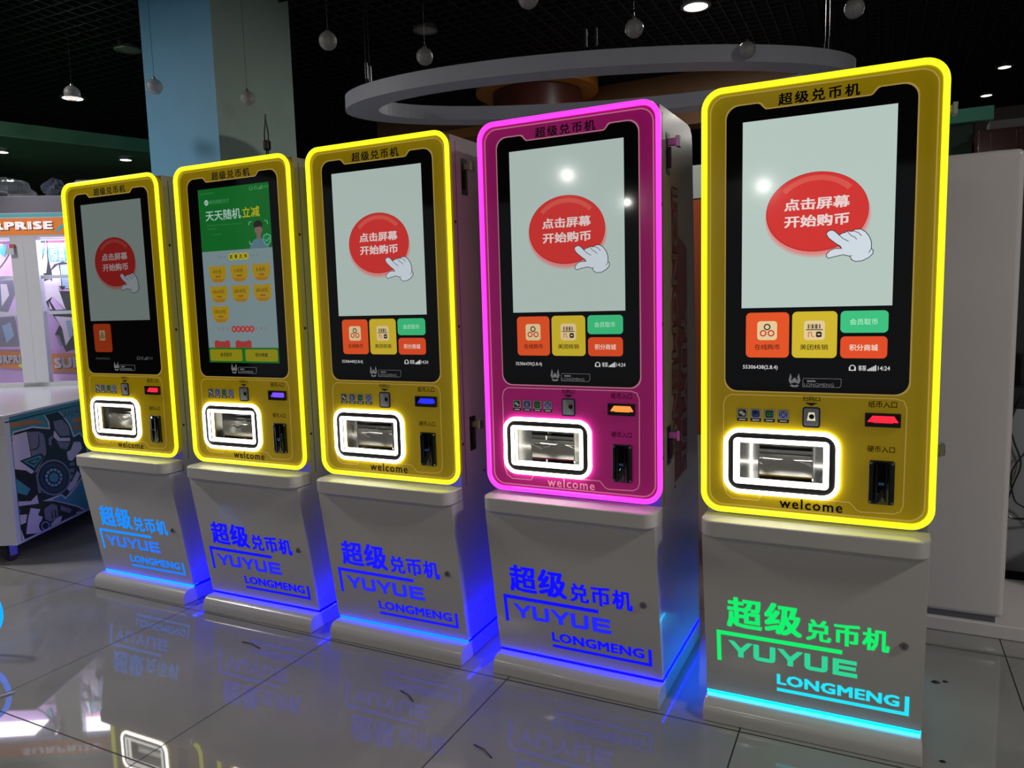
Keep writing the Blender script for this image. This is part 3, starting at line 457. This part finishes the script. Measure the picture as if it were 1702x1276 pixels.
UPART = [('P', [(0.014, 1.911), (0.387, 1.903), (0.351, 1.498), (0.012, 1.507)]), ('V', [(0.056, 1.465), (0.345, 1.458), (0.309, 1.055), (0.088, 1.062)]), ('T', [(0.048, 1.861), (0.276, 1.881), (0.275, 1.865), (0.059, 1.845), (0.052, 1.799), (0.063, 1.531), (0.05, 1.521), (0.044, 1.787)]), ('T', [(0.07, 1.805), (0.149, 1.815), (0.129, 1.723), (0.092, 1.52), (0.068, 1.521), (0.07, 1.736)]), ('T', [(0.174, 1.821), (0.313, 1.824), (0.304, 1.719), (0.182, 1.715)]), ('R', [(0.18, 1.883), (0.302, 1.899), (0.284, 1.837), (0.077, 1.811)]), ('K', [(0.16, 1.895), (0.178, 1.895), (0.174, 1.753), (0.187, 1.634), (0.144, 1.622), (0.12, 1.629), (0.116, 1.71), (0.144, 1.784)]), ('W', [(0.164, 1.889), (0.173, 1.889), (0.165, 1.753), (0.165, 1.722), (0.148, 1.635), (0.133, 1.635), (0.125, 1.71), (0.149, 1.778)]), ('K', [(0.177, 1.653), (0.211, 1.699), (0.273, 1.716), (0.321, 1.703), (0.34, 1.649), (0.328, 1.514), (0.098, 1.52), (0.106, 1.611)]), ('W', [(0.189, 1.653), (0.241, 1.695), (0.248, 1.639), (0.249, 1.52), (0.176, 1.518), (0.191, 1.609)]), ('L', [(0.253, 1.692), (0.308, 1.697), (0.334, 1.649), (0.322, 1.518), (0.256, 1.52)]), ('K', [(0.227, 1.539), (0.281, 1.535), (0.254, 1.507)]), ('K', [(0.097, 1.582), (0.156, 1.508), (0.348, 1.494), (0.31, 1.064), (0.237, 1.048), (0.21, 1.132), (0.17, 1.179), (0.211, 1.251), (0.158, 1.344), (0.102, 1.491)]), ('W', [(0.1, 1.564), (0.172, 1.589), (0.227, 1.515), (0.265, 1.359), (0.178, 1.462), (0.131, 1.427)]), ('P', [(0.178, 1.462), (0.253, 1.364), (0.195, 1.361), (0.161, 1.426)]), ('W', [(0.148, 1.426), (0.169, 1.362), (0.152, 1.372)]), ('W', [(0.182, 1.316), (0.313, 1.303), (0.292, 1.166), (0.241, 1.094), (0.227, 1.223), (0.204, 1.27)]), ('G', [(0.178, 1.179), (0.204, 1.169), (0.215, 1.095), (0.205, 1.086)]), ('L', [(0.258, 1.277), (0.294, 1.286), (0.301, 1.166), (0.273, 1.148)]), ('O', [(0.088, 1.039), (0.342, 1.031), (0.329, 0.883), (0.1, 0.9)]), ('P', [(0.094, 0.886), (0.328, 0.874), (0.323, 0.813), (0.102, 0.83)]), ('R', [(-0.155, 1.89), (-0.105, 1.889), (-0.108, 1.858), (-0.158, 1.856)]), ('T', [(-0.159, 1.847), (-0.106, 1.845), (-0.132, 1.76), (-0.165, 1.785)]), ('P', [(-0.182, 1.616), (-0.07, 1.613), (-0.034, 1.075), (-0.235, 1.082)]), ('G', [(-0.184, 1.598), (-0.089, 1.595), (-0.082, 1.487), (-0.147, 1.353), (-0.207, 1.364)]), ('W', [(-0.179, 1.562), (-0.136, 1.561), (-0.126, 1.479), (-0.186, 1.399)]), ('G', [(-0.212, 1.318), (-0.106, 1.324), (-0.069, 1.168), (-0.093, 1.096), (-0.233, 1.1)]), ('L', [(-0.2, 1.254), (-0.137, 1.28), (-0.12, 1.179), (-0.178, 1.126)]), ('V', [(-0.098, 1.315), (-0.045, 1.323), (-0.034, 1.075), (-0.086, 1.086)]), ('O', [(-0.236, 1.068), (-0.04, 1.062), (-0.022, 0.923), (-0.249, 0.944)])]
PA = Vector((-3.93, 0, 0)); ta = math.radians(116); TA = Vector((math.cos(ta), math.sin(ta), 0)); NA = Vector((TA.y, -TA.x, 0))
PU = Vector((-5.39, .92, 0)); tu = math.radians(30.5); TU = Vector((math.cos(tu), math.sin(tu), 0)); NU = Vector((TU.y, -TU.x, 0))
def low_map(u, v, d): p = TA * u + NA * d; return (p.x, p.y, v)
def up_map(off): return lambda u, v, d: (lambda p: (p.x, p.y, v))(PU - PA + TU * u + NU * (d - off))
AC = {c: mat('print_' + n, lin(rgb), .3, coat=.2) for c, n, rgb in (('O', 'orange', (204, 122, 62)), ('W', 'white', (222, 214, 224)), ('K', 'black', (26, 26, 40)), ('G', 'grey', (128, 126, 146)), ('T', 'teal', (70, 150, 160)), ('L', 'pale_blue', (150, 176, 206)), ('D', 'navy', (44, 60, 96)), ('V', 'lilac', (196, 160, 216)), ('P', 'pink', (214, 178, 224)), ('R', 'rose', (238, 150, 190)))}
PMW = mat('prize_machine_white', (.66, .67, .72), .3, coat=.3)
Z = thing('prize_machine', 'teal and white glass-fronted prize machine with orange banner, left of the kiosks', 'prize machine', tuple(PA))
def flat_box(mb, c0, a, b, z0, z1, mt):                                  # upright block on the parallelogram c0, c0+a, c0+a+b, c0+b
    pts = [c0, c0 + a, c0 + a + b, c0 + b]
    mb.poly([(p.x, p.y) for p in pts], z0, z1, mt, lambda u, v, d: (u, v, d), True)
O0 = Vector((0, 0, 0))
m = MB(); flat_box(m, O0, TA * 2.5, -NA * 2.1, .11, .800, PMW); zb = m.build('lower_cabinet', Z, .004, 2)
m = MB(); m.poly([(.035, .125), (1.7, .125), (1.7, .798), (.035, .798)], 0, .002, AC['T'], low_map)
m.poly([(.0, .772), (1.7, .772), (1.7, .778), (.0, .778)], 0, .0022, AC['K'], low_map)
for i, (c, P) in enumerate(LOWART):
    P = [(max(.036, a), min(.765, max(.128, b))) for a, b in P]
    m.poly(P, 0, .0024 + i * .00012, AC[c], low_map)
m.text('LUCKY', .486, .735, .720, .760, AC['L'], .0085, low_map, bold=.03, spacing=1.1)
m.build('robot_print', zb)
m = MB(); flat_box(m, -TA * .012 + NA * .012, TA * 2.5, -NA * 2.12, .800, .815, mat('counter_white', (.70, .74, .82), .18, coat=.5)); m.build('counter', Z, .004, 2)
for (a, b) in ((.09, -.10), (.09, -1.9), (2.3, -.10), (2.3, -1.9)):
    c = TA * a + NA * b
    m = MB(); m.lathe([(0, .012), (.038, .012), (.042, .008), (.042, -.008), (.038, -.012), (0, -.012)], (c.x, c.y, .042), mat('caster_rubber', (.02, .02, .022), .5), 20, 'x'); w_ = m.build('caster', Z)
    m = MB(); m.lathe([(0, .014), (.020, .014), (.020, -.014), (0, -.014)], (c.x, c.y, .042), mat('caster_hub_red', (.25, .02, .02), .4), 14, 'x'); m.build('caster_hub', w_)
    m = MB(); m.box(c.x - .022, c.x - .017, c.y - .02, c.y + .02, .035, .112, STEEL); m.box(c.x + .017, c.x + .022, c.y - .02, c.y + .02, .035, .112, STEEL); m.box(c.x - .022, c.x + .022, c.y - .02, c.y + .02, .100, .112, STEEL); m.build('caster_fork', w_)
U0 = PU - PA
m = MB()
for a, wd in ((-1.7, .12), (.05, .088), (.139, .088), (.80, .1)): flat_box(m, U0 + TU * a, TU * wd, -NU * .06, .815, 1.88, PMW)
flat_box(m, U0 - TU * 1.7, TU * 2.6, -NU * .05, .815, .845, PMW); flat_box(m, U0 - TU * 1.7 - NU * .55, TU * 2.6, -NU * .06, .815, 2.045, PMW)
m.build('glass_frame', Z)
m = MB(); flat_box(m, U0 - TU * 1.7 - NU * .02, TU * 2.6, -NU * .85, 2.045, 2.165, mat('fascia_grey', (.24, .23, .30), .35)); m.build('roof_box', Z, .006, 2)
m = MB(); h0 = up_map(0); LB = {c: mat('lit_banner_' + c, lin(q), .35, emit=lin(e)) for c, q, e in (('O', (204, 122, 62), (150, 78, 28)), ('T', (70, 150, 160), (60, 110, 116)), ('W', (222, 214, 224), (190, 180, 180)), ('K', (30, 22, 26), (10, 6, 8)))}; flat_box(m, U0 - TU * 1.7, TU * 2.6, -NU * .56, 1.875, 2.045, PMW); hb = m.build('banner', Z, .003, 2)
m = MB(); m.poly([(-1.7, 1.892), (.9, 1.892), (.9, 2.006), (-1.7, 2.006)], 0, .002, LB['O'], h0); m.poly([(-1.7, 2.018), (.9, 2.018), (.9, 2.040), (-1.7, 2.040)], 0, .002, LB['T'], h0)
m.poly([(.364, 1.911), (.396, 1.946), (.451, 1.98), (.449, 1.951), (.406, 1.928), (.381, 1.902)], 0, .003, LB['T'], h0)
for dx, dz, c, d in ((.006, -.005, 'K', .003), (0, 0, 'W', .004)): m.text('SURPRISE', -.225 + dx, .353 + dx, 1.928 + dz, 1.984 + dz, LB[c], d, h0, bold=.055, spacing=1.12)
m.build('banner_print', hb)
m = MB(); hb_ = up_map(.25); m.poly([(-1.6, .82), (.85, .82), (.85, 1.88), (-1.6, 1.88)], -.02, 0, AC['V'], hb_)
for i, (c, P) in enumerate(UPART): m.poly(P, 0, .001 + i * .0003, AC[c], hb_)
m.text('惊喜', .195, .301, 1.722, 1.820, AC['W'], .012, hb_, bold=.02)
for x0, x1, z0, z1 in ((.15, .46, .926, 1.005), (-.295, -.02, .975, 1.035)):
    for dx, dz, c, d in ((.006, -.005, 'K', .012), (0, 0, 'W', .0125)): m.text('SURPRISE', x0 + dx, x0 + dx + (x1 - x0) * (1.5 if x0 > 0 else 1), z0 + dz, z1 + dz, AC[c], d, hb_, bold=.055, spacing=1.12)
m.build('back_print', Z)
ACR = mat('clear_acrylic', (.85, .9, 1), .05, alpha=.22, spec=.6)
for z in (1.335, 1.590):
    m = MB(); flat_box(m, U0 - TU * 1.6 - NU * .03, TU * 2.4, -NU * .2, z, z + .012, ACR); flat_box(m, U0 - TU * 1.6 - NU * .027, TU * 2.4, -NU * .004, z - .004, z + .020, mat('acrylic_edge', (.75, .8, .88), .2, alpha=.75)); m.build('acrylic_shelf', Z)
for a, wd in ((-1.58, 1.63), (.228, .572)):
    m = MB(); m.poly([(a, .845), (a + wd, .845), (a + wd, 1.875), (a, 1.875)], .004, .008, mat('window_glass', (.8, .85, .9), .03, alpha=.08, spec=.5), up_map(.03)); m.build('glass_pane', Z)
m = MB(); cp = [(.045, 1.77), (.03, 1.74), (.0, 1.70), (-.03, 1.665), (-.08, 1.62), (-.14, 1.585)]
m.tube([up_map(0)(a, b, .008) for a, b in cp], .006, mat('cream_wire', (.6, .58, .5), .5), 8); m.poly(rrect(.03, .082, 1.755, 1.80, .004, 2), 0, .02, PMW, up_map(0)); m.poly(rrect(.05, .085, 1.80, 1.828, .004, 2), 0, .014, mat('red_plug', (.6, .12, .14), .4), up_map(0)); m.build('plug_cable', Z)
m = MB(); g0 = up_map(.10); m.poly([(-1.55, 1.862), (.78, 1.862), (.78, 1.872), (-1.55, 1.872)], -.02, .02, glow('cabinet_light', (232, 226, 255), .9), g0, True); m.build('inner_light', Z)
for xs in (-.55, .40):
    l = bpy.data.lights.new('inner_lamp', 'AREA'); l.shape = 'RECTANGLE'; l.size = .8; l.size_y = .40; l.energy = 12; l.color = (.93, .9, 1)
    o = bpy.data.objects.new('inner_lamp', l); COL.objects.link(o); p = PU + TU * xs - NU * .24; o.location = (p.x, p.y, 1.855); o.rotation_euler = (0, 0, tu)
# stickers low in the right and left window
m = MB(); m.poly(circ(-.075, .955, .032, .018, 16), 0, .016, mat('lime_sticker', lin((200, 220, 90)), .4), hb_); m.build('lime_sticker', Z)
# things lying on its roof
CLR = mat('clear_plastic_film', (.55, .6, .66), .15, alpha=.55, spec=.6, vary=(9, .5))
def lumpy(name, c, rx, ry, rz, mt, seed, n=22, k=12):
    rn = random.Random(seed); m = MB(); vs = []; fs = []
    ph = [(rn.uniform(2, 7), rn.uniform(2, 7), rn.uniform(0, 6)) for _ in range(5)]
    for j in range(k + 1):
        t = PI * j / k
        for i in range(n):
            a = 2 * PI * i / n; q = 1 + sum(.09 * math.sin(u * a + v_ * t + w0) for u, v_, w0 in ph)
            vs.append((c[0] + rx * q * math.sin(t) * math.cos(a), c[1] + ry * q * math.sin(t) * math.sin(a), max(c[2], c[2] + rz * .9 + rz * q * math.cos(t))))
    for j in range(k):
        for i in range(n): fs.append([j * n + i, (j + 1) * n + i, (j + 1) * n + (i + 1) % n, j * n + (i + 1) % n])
    m.add(vs, fs, mt, True); return m.build(name, sharp=.5)
p = PU - TU * .05 - NU * .22; tag(lumpy('plastic_bag', (p.x, p.y, 2.166), .18, .16, .075, CLR, 3), 'clear crumpled plastic bag lying at the left on the prize machine roof', 'bag')
p = PU + TU * .29 - NU * .20; tag(lumpy('plastic_bag', (p.x, p.y, 2.166), .075, .08, .07, mat('blue_grey_film', (.2, .24, .36), .2, alpha=.7, vary=(12, .4)), 5), 'dark blue plastic bag between the clear bag and the grey roll', 'bag')
p = PU + TU * .43 - NU * .25; m = MB(); q = p + TU * .34
m.tube([(p.x, p.y, 2.236), (q.x, q.y, 2.236)], .070, mat('grey_roll', (.30, .30, .34), .5), 20); tag(m.build('grey_roll'), 'grey roll lying on the prize machine roof by the first kiosk', 'roll')
# blue light of an unseen machine, built as a ring on an added stand, at the bottom left edge of the photo
rl = thing('ring_light', 'bright blue machine light built as a ring on an added stand at the left photo edge', 'light', (-3.009, -.695, 0))
m = MB(); m.tube([(.098 * math.cos(2 * PI * i / 36) * .9, .098 * math.cos(2 * PI * i / 36) * .44, .168 + .108 * math.sin(2 * PI * i / 36)) for i in range(36)], .010, glow('ring_light_blue', (0, 110, 255), 3.0, .4), 10, True); m.build('light_tube', rl)
m = MB(); m.lathe([(0, .02), (.05, .02), (.055, .014), (.055, 0), (0, 0)], (0, 0, 0), DARKMETAL, 20); m.tube([(0, 0, .015), (0, 0, .062)], .012, DARKMETAL, 10); m.build('added_stand', rl)

# ------------------------------------------------------------------ green canopy, ceiling ring, column
GRN = mat('green_paint', (.028, .115, .05), .16, coat=.5, vary=(.8, .7)); GRD = mat('green_edge_paint', (.05, .17, .085), .35)
cn = thing('green_canopy', 'green glossy canopy with small downlights hanging over the prize machine', 'canopy')
m = MB(); cp = [(-5.78, -.55), (-4.62, 2.75), (-4.9, 3.4), (-9.5, 5.6), (-10.6, 1.6)]
m.poly(cp, 2.56, 2.645, GRN, lambda u, v, d: (u, v, d), True); m.build('soffit', cn)
m = MB(); a, b = Vector(cp[0]), Vector(cp[1]); t = (b - a).normalized(); n_ = Vector((t.y, -t.x)); q = [a, b, b + n_ * .012, a + n_ * .012]
m.poly([tuple(v) for v in q], 2.555, 2.652, GRD, lambda u, v, d: (u, v, d), True); m.build('edge_band', cn)
for x, y in ((-5.31, 1.89), (-5.77, 1.20)):
    m = MB(); m.lathe([(.055, .0), (.055, -.014), (.042, -.014), (.042, 0)], (x, y, 2.56), STEEL, 20); r_ = m.build('spot_ring', cn)
    m = MB(); m.poly(circ(x, y, .041, n=18), 2.548, 2.556, glow('lamp_glow', (255, 246, 232), 6), lambda u, v, d: (u, v, d), True); m.build('spot_glass', r_)
for x, y in ((-5.9, .6), (-5.2, 2.5), (-8.5, 3.4)):
    m = MB(); m.tube([(x, y, 2.645), (x, y, CEIL)], .006, DARKMETAL, 6); m.build('hanger_rod', cn)
RC = Vector((-1.595, 2.527)); RA = math.radians(17.2)
rg = thing('ceiling_ring', 'large pale grey oval ring hanging from the black ceiling behind the kiosks', 'ceiling ring', (RC.x, RC.y, 0), RA)
RGM = mat('ring_paint', (.66, .68, .76), .5, vary=(1.5, .85)); ORG = mat('dull_orange_paint', (.75, .30, .05), .45, vary=(1.2, .8)); MRN = mat('maroon_paint', (.13, .035, .022), .4, vary=(2, .7)); BRN = mat('brown_paint', (.28, .13, .05), .5, vary=(1, .8))
upm = lambda u, v, d: (u, v, d)
m = MB(); m.ring(circ(0, 0, 1.66, .645, n=96), circ(0, 0, 1.43, .47, n=96), 2.655, 2.75, RGM, upm); m.build('ring_band', rg)
for u, v in ((1.50, -.05), (1.50, .05), (-1.42, -.20), (-1.42, -.27), (.02, -.55), (.08, -.55)):
    m = MB(); m.tube([(u, v, 2.74), (u, v, CEIL)], .005, DARKMETAL, 6); m.tube([(u, v, 2.80), (u, v, 2.90)], .011, DARKMETAL, 8); m.build('suspension_cable', rg)
m = MB(); m.tube([(-3.01, 4.9, 0), (-3.01, 4.9, CEIL - .045)], .45, MRN, 36); struct(m.build('wall_column'))
m = MB(); m.ring(circ(-3.01, 4.9, .62, n=40), circ(-3.01, 4.9, .452, n=40), 3.42, 3.55, ORG, upm); struct(m.build('trim_1'))
m = MB(); m.box(-5.4, -.6, 5.45, 5.7, 3.05, CEIL - .045, BRN); struct(m.build('wall_bulkhead'))
m = MB(); m.box(-5.4, -2.2, 5.41, 5.45, 3.22, 3.32, ORG); struct(m.build('trim_2'))

# ------------------------------------------------------------------ mirror balls and ceiling lamps
BALL = mat('clear_glitter_plastic', (.78, .77, .74), .22, .15, alpha=.62, spec=.7, bump=(60, .5), vary=(90, .35)); CAPM = mat('ball_cap_silver', (.5, .5, .5), .3, 1.)
BL = [(-2.432, .933, 'small clear glitter ball hanging right of the blue pillar'), (-2.139, 1.399, 'small clear glitter ball hanging below the unlit round downlight over the third kiosk'),
      (-.991, 1.577, 'small clear glitter ball hanging above the pink kiosk'), (-.535, 2.233, 'small clear glitter ball hanging before the grey ceiling ring band'),
      (.022, 1.869, 'small clear glitter ball hanging above the nearest yellow kiosk'), (-3.854, 1.022, 'small clear glitter ball hanging before the blue pillar face'),
      (-3.575, 1.5, 'small clear glitter ball hanging before the grey green pillar face'), (-4.395, .856, 'small clear glitter ball hanging before the bright lamp at left'),
      (-1.3, .959, 'small clear glitter ball cut off by the top edge of the photo')]
def ball(x, y, lab):
    z = 2.70; T = thing('glitter_ball', lab, 'ball', (x, y, z), 0, 'clear glitter balls hanging from the ceiling')
    m = MB(); r = .047; m.lathe([(max(1e-4, r * math.sin(PI * i / 14)), r * math.cos(PI * i / 14)) for i in range(15)], (0, 0, 0), BALL, 26); m.build('ball_shell', T)
    m = MB(); m.lathe([(1e-4, .060), (.007, .058), (.009, .052), (.009, .044)], (0, 0, 0), CAPM, 12); m.build('cap', T)
    m = MB(); m.tube([(0, 0, .058), (0, 0, CEIL - z)], .0011, DARKMETAL, 5); m.build('hanging_wire', T)
for a in BL: ball(*a)
LL = {7: None, 8: 'lit round downlight in the ceiling at the top edge of the photo', 9: 'lit round downlight behind the glitter ball at far left', 10: 'lit round downlight just above the third kiosk', 11: 'lit downlight in the ceiling at far right, higher of two', 12: 'lit downlight in the ceiling at far right, lower of two'}
def downlight(x, y, r, lab, lit=True):
    T = thing('ceiling_downlight', lab, 'downlight', (x, y, CEIL), 0, 'round downlights in the black ceiling')
    m = MB(); m.lathe([(r + .03, .0), (r + .03, -.058), (r + .006, -.062), (r + .006, .0)], (0, 0, 0), mat('downlight_rim', (.3, .3, .3), .35, .6), 28); m.build('rim', T)
    m = MB(); m.poly(circ(0, 0, r + .005, n=24), -.055, -.05, glow('lamp_glow', (255, 246, 232), 6) if lit else mat('unlit_diffuser', (.35, .34, .32), .4), lambda u, v, d: (u, v, d), True); m.build('diffuser', T)
for i, (x, y, e, r) in enumerate(LAMPS): downlight(x, y, r, LL.get(i) or 'lit round downlight out of view in front of the kiosks, some added as fill light')
downlight(-3.211, 3.135, .07, 'unlit round downlight above the third kiosk, with a glitter ball below it', False); downlight(-5.62, 2.234, .08, 'unlit downlight partly hidden by the left edge of the blue pillar', False)
# twisted black cable rising behind the second kiosk
cb = thing('black_cable', 'pair of thin black cables standing up behind the second kiosk', 'cable', (-2.29, .30, 1.922))
for s_ in (-1, 1):
    m = MB(); m.tube([(s_ * (.008 + .004 * math.sin(i * 1.3)), 0, .012 + i * .026) for i in range(9)] + [(s_ * .002, 0, .262)], .0028, BLACK, 6); m.build('strand', cb)
m = MB(); m.lathe([(0, .014), (.022, .014), (.026, 0)], (0, 0, 0), BLACK, 14); m.lathe([(.012, .15), (.017, .146), (.017, .112), (.012, .108)], (0, 0, 0), BLACK, 10); m.build('clip', cb)

# ------------------------------------------------------------------ right side: white machine backs, cables, stalls behind
WB = thing('white_cabinet', 'tall plain white cabinet with a small lock, right of the nearest yellow kiosk', 'cabinet', (.31, .965, 0))
WG = mat('white_painted_steel', (.74, .70, .70), .3, coat=.2, vary=(1.2, .9))
m = MB(); m.box(-.32, .312, .012, .55, .075, 1.83, WG); wb = m.build('back_panel', WB, .022, 4)
m = MB(); m.box(-.30, .285, .02, .5, .055, .08, mat('shadow_gap', (.12, .12, .13), .5)); m.build('gap_shade', WB)  # dark block: the shade under the cabinet is put into its colour
m = MB(); m.box(-.34, .52, 0, .56, 0, .056, WG); m.build('plinth', WB, .006, 2)
m = MB(); m.box(.075, .097, -.0005, .014, .706, .727, STEEL); lk = m.build('lock_plate', WB, .002, 2)
m = MB(); m.lathe([(0, .003), (.007, .003), (.0075, 0)], (.086, -.0005, .7165), DARKMETAL, 14, 'y'); m.build('lock_barrel', lk)
SB = thing('grey_cabinet', 'low grey cabinet hung with loose black wires at the right photo edge', 'cabinet', (.68, 1.62, 0))
m = MB(); m.box(.0, .9, 0, .5, .06, .80, mat('grey_steel', (.30, .31, .33), .4)); m.build('cabinet', SB, .006, 2)
m = MB(); m.box(.0, .9, .02, .5, 0, .06, DARKMETAL); m.build('base', SB)
m = MB(); m.box(-.0, .9, .3, .5, .80, 1.7, mat('dark_panel', (.03, .03, .032), .5)); m.build('rear_panel', SB)
def rig(name, lab, cat, x0, x1, y0, y1, z0, z1, mt=BLACK):
    o = MB().box(x0, x1, y0, y1, z0, z1, mt).build(name, None, .004, 2); return tag(o, lab, cat)
rig('black_box', 'smaller black box on the grey cabinet at the right photo edge', 'box', .70, .86, 1.63, 1.74, .801, .895)
rig('black_box', 'taller black box standing behind the smaller black box at right edge', 'box', .75, .95, 1.76, 1.90, .801, 1.03)
def cable(lab, pts, r=.0035):
    P = []
    for i in range(len(pts) - 1):
        a, b = Vector(pts[i]), Vector(pts[i + 1]); p0 = Vector(pts[max(0, i - 1)]); p3 = Vector(pts[min(len(pts) - 1, i + 2)])
        for k in range(8):
            t = k / 8; P.append(.5 * ((2 * a) + (b - p0) * t + (2 * p0 - 5 * a + 4 * b - p3) * t * t + (3 * a - p0 - 3 * b + p3) * t ** 3))
    P.append(Vector(pts[-1])); tag(MB().tube(P, r, BLACK, 6).build('black_wire'), lab, 'wire', 'loose black wires at the right photo edge')
cable('black wire hanging in a long S-curve down the grey cabinet', [(.74, 1.628, .86), (.70, 1.605, .74), (.715, 1.606, .66), (.745, 1.606, .56), (.72, 1.605, .46), (.70, 1.607, .38)])
cable('black wire sloping down to the dark bin at right', [(.76, 1.590, .62), (.71, 1.588, .52), (.725, 1.588, .40), (.77, 1.588, .36), (.83, 1.588, .28)])
cable('thick black wire lying across the low grey cabinet front', [(.68, 1.572, .35), (.72, 1.568, .32), (.78, 1.568, .325), (.86, 1.572, .34)], .005)
bn = MB(); bn.lathe([(.0, 0), (.085, 0), (.12, .31), (.128, .32), (.12, .32), (.11, .31), (.08, .01), (0, .01)], (.99, 1.40, 0), BLACK, 24); tag(bn.build('waste_bin'), 'black round bin cut off by the right photo edge', 'bin')
gs = thing('green_stall', 'dark green stall with a lighter green fascia, behind the nearest yellow kiosk', 'stall', (.1, 4.0, 0))
m = MB(); m.box(-.6, .63, .05, 1.2, 0, 2.52, mat('dark_green_board', (.015, .05, .028), .4)); m.build('stall_body', gs)
m = MB(); m.box(-.62, .75, 0, .05, 2.50, 2.595, mat('mint_green_board', (.09, .42, .28), .4)); m.build('fascia', gs, .004, 2)
mc = thing('maroon_cabinet', 'maroon cabinet with a grey top beside the green stall', 'cabinet', (.76, 3.8, 0))
MR = mat('maroon_lacquer', (.085, .030, .030), .14, coat=.4)
m = MB(); m.box(-.02, 2.2, 0, .7, 0, 2.40, MR); m.build('cabinet_body', mc, .01, 2)
m = MB(); m.box(.05, .20, -.012, 0, .1, 2.38, MR); m.build('door_panel', mc, .004, 2); m = MB(); m.box(.22, 1.4, -.012, 0, .1, 2.38, MR); m.build('door_panel', mc, .004, 2)
m = MB(); m.box(.05, .95, .05, .6, 2.40, 2.46, mat('grey_board', (.16, .165, .17), .5)); m.build('top_board', mc)
br = MB().box(.86, 3.6, 5.3, 5.9, 0, 2.83, mat('brown_board', (.030, .020, .016), .5)).build('brown_cabinet'); tag(br, 'dark brown cabinet rising behind the maroon cabinet', 'cabinet')
om_ = thing('orange_cabinet', 'orange red cabinet with a pale top, seen between the pink and last yellow kiosk', 'cabinet', (-1.3, 4.9, 0))
m = MB(); m.box(-.42, .42, 0, .5, 0, 2.24, mat('orange_red_panel', (.30, .05, .015), .4)); m.build('machine_body', om_, .01, 2); m = MB(); m.box(-.43, .43, -.01, .51, 2.24, 2.55, mat('pale_panel', (.35, .38, .36), .5)); m.build('machine_top', om_, .01, 2)

# ------------------------------------------------------------------ litter on the floor
def strip(lab, a, b, w_=.004, mt=INK, name='litter_strip'):
    a, b = Vector(a + (0,)), Vector(b + (0,)); c = (a + b) / 2; t = (b - a) / 2; n_ = Vector((-t.y, t.x, 0)).normalized()
    pts = [(a.x, a.y, .002), (c.x + n_.x * .004, c.y + n_.y * .004, .006), (b.x, b.y, .002)]
    tag(MB().tube(pts, w_ / 2, mt, 6).build(name), lab, 'litter')
strip('thin black strip on the floor in front of the second kiosk', (-2.104, -.203), (-1.994, -.219))
strip('thin black strip on the floor in front of the third kiosk', (-1.295, -.265), (-1.216, -.307))
strip('thin black strip on the floor at the bottom edge, left of a tile joint', (-.906, -.440), (-.826, -.477))
strip('white paper strip on the floor near the left photo edge', (-2.575, -.90), (-2.561, -.823), .007, mat('paper_white', (.7, .7, .7), .6))
for i, (x, y, r, lab) in enumerate(((.37, .512, .009, 'larger dark crumb on the floor right of the nearest kiosk'), (.40, .529, .006, 'smaller dark crumb on the floor right of the nearest kiosk'), (.359, .026, .006, 'dark crumb on the floor at the bottom right edge'))):
    m = MB(); m.lathe([(1e-4, r * .7), (r * .6, r * .6), (r, .001), (1e-4, 0)], (0, 0, 0), INK, 9); o = m.build('litter_crumb', loc=(x, y, 0)); o.scale.x = 1.6; tag(o, lab, 'litter')
